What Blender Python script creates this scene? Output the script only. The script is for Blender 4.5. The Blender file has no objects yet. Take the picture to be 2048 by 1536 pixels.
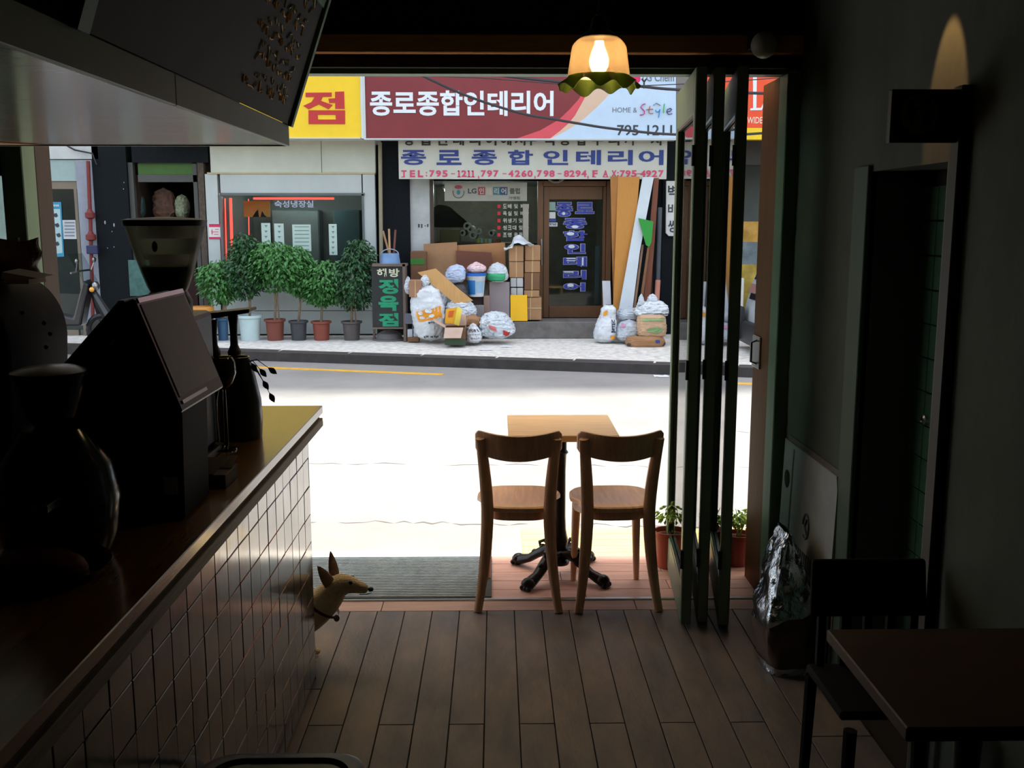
import bpy, bmesh, math, random
from mathutils import Vector, Matrix, Euler, noise
random.seed(7)
R = math.radians
PI = math.pi
SC = bpy.context.scene
COL = SC.collection

# ------------------------------------------------------------------ camera
F = 2000.0                      # focal length in pixels of the 2048 x 1536 frame
PITCH, YAW = 9.3, -0.9
CAMZ = 1.70
cd = bpy.data.cameras.new('camera')
cd.sensor_width = 36.0
cd.lens = 36.0 * F / 2048.0
cd.clip_start = 0.05
cd.clip_end = 300
cam = bpy.data.objects.new('camera', cd)
cam.location = (0, 0, CAMZ)
cam.rotation_euler = (R(90 - PITCH), 0, R(YAW))
COL.objects.link(cam)
SC.camera = cam
CM = Euler(cam.rotation_euler).to_matrix()

# ------------------------------------------------------------------ light and exposure
SC.view_settings.view_transform = 'Standard'
SC.view_settings.look = 'None'
SC.view_settings.gamma = 1.0
SC.view_settings.use_curve_mapping = False
SC.view_settings.exposure = 0.0
SUN_EL, SUN_AZ = 72.0, 4.0      # the sun stands behind the row of shops across the street
wd = bpy.data.worlds.new('sky')
SC.world = wd
wd.use_nodes = True
nt = wd.node_tree
sky = nt.nodes.new('ShaderNodeTexSky')
sky.sky_type = 'NISHITA'
sky.sun_disc = False
sky.sun_elevation = R(SUN_EL)
sky.sun_rotation = R(SUN_AZ)
sky.air_density = 1.3
sky.dust_density = 3.0
hs = nt.nodes.new('ShaderNodeHueSaturation')     # hazy summer air: less blue
hs.inputs['Saturation'].default_value = 0.5
nt.links.new(sky.outputs[0], hs.inputs['Color'])
nt.links.new(hs.outputs[0], nt.nodes['Background'].inputs[0])
nt.nodes['Background'].inputs[1].default_value = 0.50
sl = bpy.data.lights.new('sun', 'SUN')
sl.energy = 8.5
sl.angle = R(3.0)
sl.color = (1.0, 0.95, 0.86)
so = bpy.data.objects.new('sun', sl)
so.rotation_euler = (R(-(90 - SUN_EL)), 0, R(SUN_AZ))
so.location = (0, 20, 30)
COL.objects.link(so)
try:
    SC.cycles.use_denoising = True
    SC.cycles.max_bounces = 10
    SC.cycles.diffuse_bounces = 6
    SC.cycles.sample_clamp_indirect = 6.0
    SC.cycles.caustics_reflective = False
    SC.cycles.caustics_refractive = False
except Exception:
    pass

# ------------------------------------------------------------------ pixel -> world
def ray(px, py):
    return CM @ Vector(((px - 1024) / F, -(py - 768) / F, -1.0))
def at(px, py, Y):
    d = ray(px, py)
    return Vector((0, 0, CAMZ)) + d * (Y / d.y)
def gnd(px, py, z=0.0):
    d = ray(px, py)
    return Vector((0, 0, CAMZ)) + d * ((z - CAMZ) / d.z)
def wx(px, py, X):
    d = ray(px, py)
    return Vector((0, 0, CAMZ)) + d * (X / d.x)

# ------------------------------------------------------------------ materials
def lin(c):
    f = lambda v: v / 12.92 if v <= 0.04045 else ((v + 0.055) / 1.055) ** 2.4
    return (f(c[0] / 255), f(c[1] / 255), f(c[2] / 255), 1)
MATS = {}
def mat(name, col, rough=0.6, metal=0.0, var=0.12, scale=6.0, bump=0.0, bscale=None, stretch=None, spec=0.5, trans=0.0, emit=0.0, col2=None, coat=0.0, bdist=0.01):
    if name in MATS:
        return MATS[name]
    m = bpy.data.materials.new(name)
    m.use_nodes = True
    n, l = m.node_tree.nodes, m.node_tree.links
    b = n['Principled BSDF']
    c = lin(col)
    b.inputs['Roughness'].default_value = rough
    b.inputs['Metallic'].default_value = metal
    b.inputs['Specular IOR Level'].default_value = spec
    if coat:
        b.inputs['Coat Weight'].default_value = coat
        b.inputs['Coat Roughness'].default_value = 0.12
    tc = n.new('ShaderNodeTexCoord')
    mp = n.new('ShaderNodeMapping')
    l.new(tc.outputs['Object'], mp.inputs[0])
    if stretch:
        mp.inputs['Scale'].default_value = stretch
    oi = n.new('ShaderNodeObjectInfo')
    va = n.new('ShaderNodeVectorMath')
    va.operation = 'MULTIPLY_ADD'
    l.new(oi.outputs['Random'], va.inputs[0])
    va.inputs[1].default_value = (37, 53, 71)
    l.new(mp.outputs[0], va.inputs[2])
    nz = n.new('ShaderNodeTexNoise')
    nz.inputs['Scale'].default_value = scale
    nz.inputs['Detail'].default_value = 5
    nz.inputs['Roughness'].default_value = 0.62
    l.new(va.outputs[0], nz.inputs['Vector'])
    mx = n.new('ShaderNodeMix')
    mx.data_type = 'RGBA'
    mr = n.new('ShaderNodeMapRange')
    mr.inputs[1].default_value = 0.3
    mr.inputs[2].default_value = 0.7
    l.new(nz.outputs[0], mr.inputs[0])
    l.new(mr.outputs[0], mx.inputs[0])
    if col2:
        mx.inputs[6].default_value = lin(col2)
    else:
        mx.inputs[6].default_value = (c[0] * (1 - var), c[1] * (1 - var), c[2] * (1 - var), 1)
    mx.inputs[7].default_value = (min(1, c[0] * (1 + var * .6)), min(1, c[1] * (1 + var * .6)), min(1, c[2] * (1 + var * .6)), 1)
    l.new(mx.outputs[2], b.inputs['Base Color'])
    if bump:
        nb = n.new('ShaderNodeTexNoise')
        nb.inputs['Scale'].default_value = bscale or scale * 4
        nb.inputs['Detail'].default_value = 4
        l.new(va.outputs[0], nb.inputs['Vector'])
        bp = n.new('ShaderNodeBump')
        bp.inputs['Strength'].default_value = bump
        bp.inputs['Distance'].default_value = bdist
        l.new(nb.outputs[0], bp.inputs['Height'])
        l.new(bp.outputs[0], b.inputs['Normal'])
    if emit:
        b.inputs['Emission Color'].default_value = c
        b.inputs['Emission Strength'].default_value = emit
    if trans:
        b.inputs['Transmission Weight'].default_value = trans
    MATS[name] = m
    return m
def glass(name, tint, refl=1.0, rough=0.02):
    if name in MATS:
        return MATS[name]
    m = bpy.data.materials.new(name)
    m.use_nodes = True
    n, l = m.node_tree.nodes, m.node_tree.links
    n.remove(n['Principled BSDF'])
    t = n.new('ShaderNodeBsdfTransparent')
    t.inputs[0].default_value = lin(tint)
    g = n.new('ShaderNodeBsdfGlossy')
    g.inputs['Roughness'].default_value = rough
    f = n.new('ShaderNodeFresnel')
    f.inputs[0].default_value = 1.5
    mu = n.new('ShaderNodeMath')
    mu.operation = 'MULTIPLY'
    mu.inputs[1].default_value = refl
    l.new(f.outputs[0], mu.inputs[0])
    mx = n.new('ShaderNodeMixShader')
    l.new(mu.outputs[0], mx.inputs[0])
    l.new(t.outputs[0], mx.inputs[1])
    l.new(g.outputs[0], mx.inputs[2])
    l.new(mx.outputs[0], n['Material Output'].inputs[0])
    MATS[name] = m
    return m
def translucent(name, col, t=0.5, rough=0.5):
    if name in MATS:
        return MATS[name]
    m = mat(name, col, rough=rough, var=.15, scale=20)
    n, l = m.node_tree.nodes, m.node_tree.links
    tr = n.new('ShaderNodeBsdfTranslucent')
    tr.inputs[0].default_value = lin(col)
    mx = n.new('ShaderNodeMixShader')
    mx.inputs[0].default_value = t
    l.new(n['Principled BSDF'].outputs[0], mx.inputs[1])
    l.new(tr.outputs[0], mx.inputs[2])
    l.new(mx.outputs[0], n['Material Output'].inputs[0])
    return m
def wood(name, col, rough=0.5, var=.22, axis='x', scale=5.0, coat=0.0):
    st = {'x': (1, 14, 14), 'y': (14, 1, 14), 'z': (14, 14, 1)}[axis]
    return mat(name, col, rough, 0, var, scale, 0.12, scale * 3, st, coat=coat)

# ------------------------------------------------------------------ mesh building
TCACHE = {}
def text_data(s, bold):
    k = (s, bold)
    if k not in TCACHE:
        cu = bpy.data.curves.new('lettering', 'FONT')
        cu.body = s
        cu.offset = bold
        cu.resolution_u = 3
        o = bpy.data.objects.new('lettering', cu)
        m = o.to_mesh()
        TCACHE[k] = ([(v.co.x, v.co.y) for v in m.vertices], [tuple(p.vertices) for p in m.polygons])
        o.to_mesh_clear()
        bpy.data.objects.remove(o)
        bpy.data.curves.remove(cu)
    return TCACHE[k]

class MB:
    def __init__(s):
        s.v, s.f = [], []
    def add(s, vs, fs, M=None):
        n = len(s.v)
        s.v += [(M @ Vector(p)) if M is not None else Vector(p) for p in vs]
        s.f += [tuple(i + n for i in f) for f in fs]
        return s
    def box(s, x0, x1, y0, y1, z0, z1, M=None):
        vs = [(x0, y0, z0), (x1, y0, z0), (x1, y1, z0), (x0, y1, z0), (x0, y0, z1), (x1, y0, z1), (x1, y1, z1), (x0, y1, z1)]
        return s.add(vs, [(3, 2, 1, 0), (4, 5, 6, 7), (0, 1, 5, 4), (1, 2, 6, 5), (2, 3, 7, 6), (3, 0, 4, 7)], M)
    def prism(s, pts, d):
        d = Vector(d)
        n = len(pts)
        vs = [Vector(p) for p in pts] + [Vector(p) + d for p in pts]
        fs = [tuple(range(n - 1, -1, -1)), tuple(range(n, 2 * n))]
        fs += [(i, (i + 1) % n, n + (i + 1) % n, n + i) for i in range(n)]
        return s.add(vs, fs)
    def tube(s, path, r, n=8, caps=True, flat=1.0):
        path = [Vector(p) for p in path]
        rs = r if isinstance(r, (list, tuple)) else [r] * len(path)
        up = Vector((0, 0, 1))
        b = len(s.v)
        prev = None
        for i, p in enumerate(path):
            a = path[max(0, i - 1)]
            c = path[min(len(path) - 1, i + 1)]
            t = (c - a).normalized()
            if prev is None:
                h = up if abs(t.z) < .9 else Vector((1, 0, 0))
                u = t.cross(h).normalized()
            else:
                u = (prev - t * prev.dot(t)).normalized()
            prev = u
            w = t.cross(u)
            for k in range(n):
                q = 2 * PI * k / n
                s.v.append(p + u * math.cos(q) * rs[i] + w * math.sin(q) * rs[i] * flat)
        m = len(path)
        for i in range(m - 1):
            for k in range(n):
                s.f.append((b + i * n + k, b + i * n + (k + 1) % n, b + (i + 1) * n + (k + 1) % n, b + (i + 1) * n + k))
        if caps:
            s.f.append(tuple(b + k for k in range(n - 1, -1, -1)))
            s.f.append(tuple(b + (m - 1) * n + k for k in range(n)))
        return s
    def lathe(s, prof, c=(0, 0, 0), n=24, M=None, caps=True):
        c = Vector(c)
        vs, fs = [], []
        for r, z in prof:
            for k in range(n):
                q = 2 * PI * k / n
                vs.append(Vector((math.cos(q) * r, math.sin(q) * r, z)) + c)
        m = len(prof)
        for i in range(m - 1):
            for k in range(n):
                fs.append((i * n + k, i * n + (k + 1) % n, (i + 1) * n + (k + 1) % n, (i + 1) * n + k))
        if caps:
            if prof[0][0] > 1e-5:
                fs.append(tuple(range(n - 1, -1, -1)))
            if prof[-1][0] > 1e-5:
                fs.append(tuple((m - 1) * n + k for k in range(n)))
        return s.add(vs, fs, M)
    def surf(s, f, nu, nv, wrap=False):
        vs = [f(u / nu, v / nv) for v in range(nv + 1) for u in range(nu if wrap else nu + 1)]
        w = nu if wrap else nu + 1
        fs = []
        for v in range(nv):
            for u in range(nu):
                a, b2 = v * w + u, v * w + (u + 1) % w
                fs.append((a, b2, b2 + w, a + w))
        return s.add(vs, fs)
    def ball(s, c, r, n=12, m=8, sc=(1, 1, 1)):
        prof = [(max(1e-6, r * math.sin(PI * i / m)), -r * math.cos(PI * i / m)) for i in range(m + 1)]
        M = Matrix.Translation(Vector(c)) @ Matrix.Diagonal((sc[0], sc[1], sc[2], 1))
        return s.lathe(prof, (0, 0, 0), n, M, caps=False)
    # text fitted into a pixel box of the plane y = Y, facing the camera
    def ptext(s, t, x0, y0, x1, y1, Y, bold=0.0, th=0.004):
        a, b = at(x0, (y0 + y1) / 2, Y), at(x1, (y0 + y1) / 2, Y)
        zt, zb = at((x0 + x1) / 2, y0, Y).z, at((x0 + x1) / 2, y1, Y).z
        return s.ftext(t, lambda u, v: Vector((a.x + (b.x - a.x) * u, Y, zb + (zt - zb) * v)), Vector((0, -th, 0)), bold)
    def ftext(s, t, fn, off, bold=0.0):
        vs, fs = text_data(t, bold)
        xs, ys = [p[0] for p in vs], [p[1] for p in vs]
        x0, x1, y0, y1 = min(xs), max(xs), min(ys), max(ys)
        return s.add([fn((p[0] - x0) / (x1 - x0), (p[1] - y0) / (y1 - y0)) + off for p in vs], fs)
    # box from a pixel rectangle on the plane y = Y, running depth d away from the camera
    def pbox(s, x0, y0, x1, y1, Y, d):
        a, b = at(x0, (y0 + y1) / 2, Y), at(x1, (y0 + y1) / 2, Y)
        zt, zb = at((x0 + x1) / 2, y0, Y).z, at((x0 + x1) / 2, y1, Y).z
        return s.box(a.x, b.x, Y, Y + d, zb, zt)
    def ppoly(s, pts, Y, d):
        return s.prism([at(p[0], p[1], Y) for p in pts], (0, d, 0))

ORG = {}
def thing(name, label, cat, loc=(0, 0, 0), rotz=0, group=None, local=False, kind=None):
    o = bpy.data.objects.new(name, None)
    o.empty_display_size = 0.05
    COL.objects.link(o)
    o.location = loc
    o.rotation_euler = (0, 0, rotz)
    if kind:
        o['kind'] = kind
    if label:
        o['label'] = label
    if cat:
        o['category'] = cat
    if group:
        o['group'] = group
    ORG[o] = Vector((0, 0, 0)) if local else Vector(loc)
    return o
def obj(name, mb, m, parent=None, label=None, cat=None, group=None, kind=None, smooth=False, bevel=0.0, merge=False, seg=1):
    me = bpy.data.meshes.new(name)
    lo = Vector([min(v[i] for v in mb.v) for i in range(3)])
    hi = Vector([max(v[i] for v in mb.v) for i in range(3)])
    c = Vector(((lo.x + hi.x) / 2, (lo.y + hi.y) / 2, lo.z))
    me.from_pydata([v - c for v in mb.v], [], mb.f)
    bm = bmesh.new()
    bm.from_mesh(me)
    if merge:
        bmesh.ops.remove_doubles(bm, verts=bm.verts, dist=1e-5)
    bmesh.ops.recalc_face_normals(bm, faces=bm.faces)
    if bevel:
        ed = [e for e in bm.edges if len(e.link_faces) == 2 and e.calc_face_angle(0) > 0.6]
        bmesh.ops.bevel(bm, geom=ed, offset=bevel, segments=seg, affect='EDGES', profile=0.5, clamp_overlap=True)
    if smooth:
        for f in bm.faces:
            f.smooth = True
        for e in bm.edges:
            if len(e.link_faces) == 2 and e.calc_face_angle(0) > 0.7:
                e.smooth = False
    bm.to_mesh(me)
    bm.free()
    me.materials.append(m)
    o = bpy.data.objects.new(name, me)
    COL.objects.link(o)
    if parent is not None:
        o.parent = parent
        o.location = c - ORG[parent]
    else:
        o.location = c
    ORG[o] = c
    if label:
        o['label'] = label
    if cat:
        o['category'] = cat
    if group:
        o['group'] = group
    if kind:
        o['kind'] = kind
    return o
def struct(name, mb, m, **k):
    return obj(name, mb, m, kind='structure', **k)
KIDS = {}
def dup(root, loc, rotz=None, label=None, group=None):
    def cp(o, par):
        c = o.copy()
        COL.objects.link(c)
        if par is not None:
            c.parent = par
        for ch in list(o.children):
            cp(ch, c)
        return c
    r = cp(root, None)
    r.location = loc
    if rotz is not None:
        r.rotation_euler = (0, 0, rotz)
    if label:
        r['label'] = label
    if group:
        r['group'] = group
    return r
def piece(name, src, parent, loc):
    """a copy of one alike piece (shared mesh) under the same parent"""
    c = src.copy()
    COL.objects.link(c)
    c.parent = parent
    c.location = loc
    return c
def skin(name, verts, edges, radii, m, parent, sub=2, root=0):
    me = bpy.data.meshes.new(name)
    me.from_pydata(verts, edges, [])
    o = bpy.data.objects.new(name, me)
    COL.objects.link(o)
    md = o.modifiers.new('skin', 'SKIN')
    md.use_smooth_shade = True
    sb = o.modifiers.new('sub', 'SUBSURF')
    sb.levels = sub
    sb.render_levels = sub
    for i, sv in enumerate(me.skin_vertices[0].data):
        r = radii[i]
        sv.radius = r if isinstance(r, tuple) else (r, r)
        sv.use_root = (i == root)
    dg = bpy.context.evaluated_depsgraph_get()
    m2 = bpy.data.meshes.new_from_object(o.evaluated_get(dg))
    bpy.data.objects.remove(o)
    for p in m2.polygons:
        p.use_smooth = True
    m2.materials.clear()
    m2.materials.append(m)
    q = bpy.data.objects.new(name, m2)
    COL.objects.link(q)
    if parent is not None:
        q.parent = parent
        q.location = -ORG[parent]
    ORG[q] = Vector((0, 0, 0))
    return q
# ================================================================== CAFE ROOM
XR, XL, YF, YB, ZC = 1.25, -3.3, 4.32, -1.6, 2.62
m_plank = mat('floor_tile_wood', (124, 113, 108), .45, var=.3, scale=2.2, bump=.1, bscale=30, stretch=(3, 1, 3), spec=.3, col2=(88, 90, 97))
m_plankx = mat('terrace_wood', (204, 162, 148), .5, var=.25, scale=3, bump=.1, bscale=30, stretch=(1, 6, 6))
m_grout = mat('dark_joint', (38, 32, 28), .9)
m_conc = mat('grey_plaster', (76, 84, 77), .85, var=.35, scale=2.2, bump=.25, bscale=18, stretch=(1, 1, .5))
m_ceil = mat('black_paint', (28, 28, 26), .8)
m_green = mat('sage_green_paint', (112, 140, 120), .42, var=.1, scale=4)
m_dgreen = mat('dark_green_paint', (40, 66, 52), .4, var=.2, scale=4)
m_beam = wood('brown_beam_wood', (206, 146, 92), .55)
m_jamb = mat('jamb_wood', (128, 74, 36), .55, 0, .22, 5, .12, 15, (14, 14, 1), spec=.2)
m_alu = mat('brushed_aluminium', (190, 198, 204), .3, 1.0, var=.08)
m_steel = mat('steel', (150, 150, 150), .28, 1.0, var=.1)
m_black = mat('black_plastic', (16, 16, 17), .35, var=.2)
m_iron = mat('black_iron', (30, 30, 32), .32, 0.6, var=.2, bump=.15, bscale=60)
m_dark = mat('near_black_wood', (26, 22, 19), .5, var=.25)

# floor slab with single planks
fl = struct('floor', MB().box(XL - .2, XR + .2, YB - .2, YF, -.10, -.006), m_grout)
PW = .1205
x0f = gnd(973.9, 1229).x
src = {}
def plank(L, key):
    if key not in src:
        o = obj('plank', MB().box(-PW / 2 + .002, PW / 2 - .002, -L / 2 + .002, L / 2 - .002, -.006, 0), m_plank, fl, bevel=.0012)
        src[key] = o
        return o, True
    return src[key], False
seam = gnd(1100, 1447).y                       # cross joints seen near the bottom of the frame
yfar = gnd(1000, 1221).y
cols = range(-13, 9)
for i in cols:
    xc = x0f + (i + .5) * PW
    if xc - PW / 2 < -1.62 or xc + PW / 2 > XR:
        continue
    odd = i % 2 == 1
    cuts = [yfar, seam if odd else seam + .30, seam - .70, seam - 1.4, seam - 2.1]
    if not odd:
        cuts = [yfar, seam - .35, seam - 1.05, seam - 1.75]
    if i == -6 or i == -7:
        cuts = [yfar, gnd(660, 1378).y, seam - .35, seam - 1.05, seam - 1.75]
    for a, b in zip(cuts[:-1], cuts[1:]):
        if a < .9:
            continue
        L = a - b
        o, new = plank(L, round(L, 3))
        loc = Vector((xc, (a + b) / 2, -.006)) - ORG[fl]
        if new:
            o.location = loc
        else:
            piece('plank', o, fl, loc)
# narrow cut planks along the right wall
xe_ = x0f + 9 * PW
while xe_ > XR:
    xe_ -= PW
for a, b in zip([yfar, seam - .1, seam - 1.1], [seam - .1, seam - 1.1, .9]):
    obj('plank', MB().box(xe_ + .002, XR, b + .002, a - .002, -.006, 0), m_plank, fl, bevel=.0012)
# crosswise border row behind the threshold
m_plankb = mat('border_wood', (168, 138, 126), .5, var=.25, scale=3, bump=.1, bscale=30, stretch=(1, 6, 6))
bx = [-1.95, gnd(766, 1208).x, .62, XR - .05]
for a, b in zip(bx[:-1], bx[1:]):
    obj('plank', MB().box(a + .0015, b - .0015, yfar + .002, YF - .012, -.006, 0), m_plankb, fl, bevel=.0012)
# terrace planks running crosswise
TE = 4.905
tr = struct('floor_terrace', MB().box(-2.3, 1.75, YF + .012, TE + .02, -.14, -.012), m_grout)
for r in range(5):
    ya = YF + .014 + r * .1175
    xs = [-2.2, -1.2 + .3 * (r % 3), gnd(1172, 1190).x + .25 * ((r * 2) % 4) - (.0 if r == 0 else .1), 1.7]
    for a, b in zip(xs[:-1], xs[1:]):
        obj('plank', MB().box(a + .0015, b - .0015, ya + .0015, ya + .116, -.012, -.001), m_plankx, tr, bevel=.0012)
struct('trim_1', MB().box(-2.05, XR, YF - .012, YF + .012, -.02, .007), m_alu, bevel=.003)

# walls, ceiling
rec0, rec1, rz = 2.74, 3.37, 1.86            # recess in the right wall
wr = MB()
wr.box(XR, XR + .25, YB, rec0, 0, ZC).box(XR, XR + .25, rec1, YF - .07, 0, ZC).box(XR, XR + .25, rec0, rec1, rz, ZC)
wr.box(XR + .22, XR + .25, rec0, rec1, 0, rz)
WR = struct('wall_right', wr, m_conc)
m_dwall = mat('charcoal_wall', (36, 36, 34), .85, var=.2, scale=2)
struct('wall_left', MB().box(XL - .15, XL, YB, YF - .07, 0, ZC), m_dwall)
struct('wall_back', MB().box(XL - .15, XR + .25, YB - .15, YB, 0, ZC), m_dwall)
struct('ceiling', MB().box(XL - .15, XR + .25, YB - .15, YF + .2, ZC, ZC + .12), m_ceil)
zl = at(1000, 150, YF).z
zb0, zb1 = at(1000, 106, YF - .12).z, at(1000, 68, YF - .12).z
struct('wall_front', MB().box(XL - .15, XR + .6, YF - .07, YF + .14, zl + .02, 3.3), m_ceil)
struct('trim_2', MB().box(XL, XR, YF - .12, YF - .071, zb0, zb1), m_beam, bevel=.004)
struct('trim_3', MB().box(-2.05, XR - .02, YF - .03, YF + .05, zl, zl + .02), m_green)
struct('trim_4', MB().box(-4.2, 3.2, YF + .14, 5.82, 2.83, 2.84), translucent('unseen_awning_canvas', (240, 222, 190), .8))      # unseen awning inferred from its shade edge; translucency added to brighten the terrace
struct('wall_outside', MB().box(XR + .05, 5.5, YF - .07, YF + .14, -.2, zl + .02), m_conc)
struct('wall_outside_left', MB().box(-8.0, XL - .15, YF - .07, YF + .14, -.2, 3.3), m_conc)
# right jamb and left jamb of the wide opening
xj = 1.20
d1 = thing('trim_5', None, None, (xj, YF, 0), kind='structure')
obj('frame', MB().box(xj - .005, XR + .05, YF - .10, YF + .02, 0, zl), m_green, d1, bevel=.004)
obj('reveal', MB().box(xj, XR + .06, YF + .02, YF + .30, -.02, zl), m_jamb, d1, bevel=.004)
hz0, hz1 = wx(1521, 745, xj - .02).z, wx(1521, 678, xj - .02).z
hy = YF + .22
obj('lock_plate', MB().box(xj - .008, xj, hy - .06, hy + .07, hz0, hz1), m_steel, d1, bevel=.003)
obj('pull_handle', MB().tube([(xj - .006, hy, hz0 + .02), (xj - .03, hy, hz0 + .03), (xj - .03, hy, hz1 - .03), (xj - .006, hy, hz1 - .02)], .006, 8), m_steel, d1, smooth=True)
xk = -1.95
m_jambd = wood('jamb_wood_shaded', (54, 40, 31), .6, axis='z')  # jamb wood darkened in colour to stand for shade on the left reveal
d2 = thing('trim_6', None, None, (xk, YF, 0), kind='structure')
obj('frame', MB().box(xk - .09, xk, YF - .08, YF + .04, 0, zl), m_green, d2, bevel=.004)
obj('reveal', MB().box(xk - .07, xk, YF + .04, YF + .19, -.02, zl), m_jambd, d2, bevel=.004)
# fixed window left of the opening
w1 = thing('window_1', None, None, (-2.7, YF, .9), kind='structure')
fm = MB().box(XL, xk - .09, YF - .03, YF + .03, .9, .96).box(XL, xk - .09, YF - .03, YF + .03, zl - .05, zl).box(XL, XL + .05, YF - .03, YF + .03, .96, zl - .05)
obj('frame', fm, m_dgreen, w1)
obj('pane', MB().box(XL + .05, xk - .09, YF - .004, YF + .004, .96, zl - .05), glass('window_glass', (214, 226, 220)), w1)
struct('wall_front_low', MB().box(XL - .15, xk - .09, YF - .07, YF + .14, -.1, .9), m_conc)
# recess: casing, tiled inner face, latch
m_tileg = mat('dark_green_tile', (58, 92, 74), .25, var=.2, scale=5)
m_dimg = mat('dull_green_casing', (66, 86, 72), .5)
dr = thing('door_2', None, None, (XR, rec1, 0), kind='structure')
obj('casing', MB().box(XR - .015, XR + .02, rec1, rec1 + .13, 0, rz + .02), m_dimg, dr, bevel=.003)
obj('casing', MB().box(XR - .012, XR + .2, rec0, rec0 + .045, 0, rz), m_dimg, dr, bevel=.003)
obj('casing', MB().box(XR - .03, XR, rec0 - .055, rec0, 0, 2.05), m_dark, dr, bevel=.003)
t0 = None
for j in range(16):
    for k in range(5):
        y, z = rec0 + .055 + k * .112, .02 + j * .112
        if t0 is None:
            t0 = obj('tile', MB().box(XR + .17, XR + .185, y, y + .109, z, z + .109), m_tileg, dr, bevel=.002)
            b0 = t0.location - Vector((0, y, z))
        else:
            piece('tile', t0, dr, b0 + Vector((0, y, z)))
obj('backing', MB().box(XR + .185, XR + .2, rec0, rec1, 0, rz), m_grout, dr)
pk = wx(1846, 840, XR + .16)
obj('latch_ring', MB().lathe([(.012, -.004), (.018, 0), (.012, .004), (.009, 0), (.012, -.004)], (0, 0, 0), 14, Matrix.Translation(pk) @ Matrix.Rotation(R(90), 4, 'Y'), caps=False), m_steel, dr, smooth=True)

# ------------------------------------------------------------------ folding glass door, leaves stacked at the right
m_gl = glass('door_glass', (240, 246, 243), 1.0)
fd = thing('door_1', None, None, (.95, 4.4, 0), kind='structure')
m_leaf_n = mat('leaf_dark_green', (52, 74, 62), .35, var=.15, coat=.3)
def leaf(xn, yn, xf, yf, zt):
    a, b = Vector((xn, yn, 0)), Vector((xf, yf, 0))
    t = (b - a).normalized()
    L = (b - a).length
    ang = math.atan2(t.y, t.x)
    M = Matrix.Translation(a) @ Matrix.Rotation(ang, 4, 'Z')
    th = .022
    lf = MB().box(0, .062, -th, th, .012, zt, M).box(L - .062, L, -th, th, .012, zt, M)
    lf.box(.062, L - .062, -th, th, .012, .17, M).box(.062, L - .062, -th, th, zt - .17, zt, M)
    o = obj('leaf', lf, m_green, fd, bevel=.004)
    obj('pane', MB().box(.062, L - .062, -.003, .003, .17, zt - .17, M), m_gl, o)
    bd = MB()
    for s in (-1, 1):
        for z in (.17, zt - .182):
            bd.box(.062, L - .062, s * .012 - .006, s * .012 + .006, z, z + .012, M)
        for q in (.062, L - .074):
            bd.box(q, q + .012, s * .012 - .006, s * .012 + .006, .182, zt - .182, M)
    obj('glazing_bead', bd, m_leaf_n, o)
    hg = MB()
    for z in (.3, 1.1, 1.95):
        hg.tube([M @ Vector((-.004, .024, z - .04)), M @ Vector((-.004, .024, z + .04))], .008, 8)
    obj('hinge', hg, m_black, o)
ztd = zl - .01
leaf(.797, 4.0, .873, 4.84, ztd)
leaf(.872, 4.02, .985, 4.85, ztd)
leaf(.955, 3.985, 1.085, 4.82, ztd)

# ------------------------------------------------------------------ counter
XC, YC, ZT = -.68, 3.54, 1.04
ct = thing('counter', 'long service counter faced with small glossy grey tiles', 'counter', (XC - .4, 2.0, 0))
m_tile = mat('grey_glazed_tile', (84, 84, 80), .17, var=.25, scale=3, bump=.3, bscale=9, stretch=(1, 1, .35), coat=.75, spec=.7)
obj('carcass', MB().box(-1.64, XC - .012, .3, YC - .006, 0, ZT - .075), m_grout, ct)
TW = .111
t0 = None
nrow = 9
zlow = .012
th = (ZT - .082 - zlow) / nrow
ncol = 26
for c in range(ncol):
    for r in range(nrow):
        y, z = YC - (c + 1) * TW, zlow + r * th
        if t0 is None:
            t0 = obj('tile', MB().box(XC - .012, XC, y + .0015, y + TW - .0015, z + .0015, z + th - .0015), m_tile, ct, bevel=.0015)
            b0 = t0.location - Vector((0, y, z))
        else:
            q = piece('tile', t0, ct, b0 + Vector((random.uniform(-.0006, .0006), y, z)))
            q.rotation_euler = (random.uniform(-.006, .006), random.uniform(-.006, .006), random.uniform(-.01, .01))
obj('end_panel', MB().box(-1.64, XC, YC - .006, YC, 0, ZT - .08), m_tile, ct)
m_top = mat('counter_plywood', (140, 98, 40), .25, var=.3, scale=4, bump=.05, stretch=(9, 1, 9), coat=.6)
m_ply = mat('plywood_edge', (150, 140, 128), .6, var=.35, scale=30, stretch=(.4, .2, 10))
wt = thing('worktop', 'layered plywood worktop lying on the tiled counter', 'worktop', (-1.1, 1.9, ZT - .075))
xe = -.628
obj('slab', MB().box(-1.66, xe, .28, YC + .02, ZT - .028, ZT), m_top, wt, bevel=.002)
obj('slab', MB().box(-1.66, xe - .012, .28, YC + .012, ZT - .045, ZT - .028), m_ply, wt)
obj('slab', MB().box(-1.66, xe, .28, YC + .02, ZT - .075, ZT - .045), m_ply, wt, bevel=.002)

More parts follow.
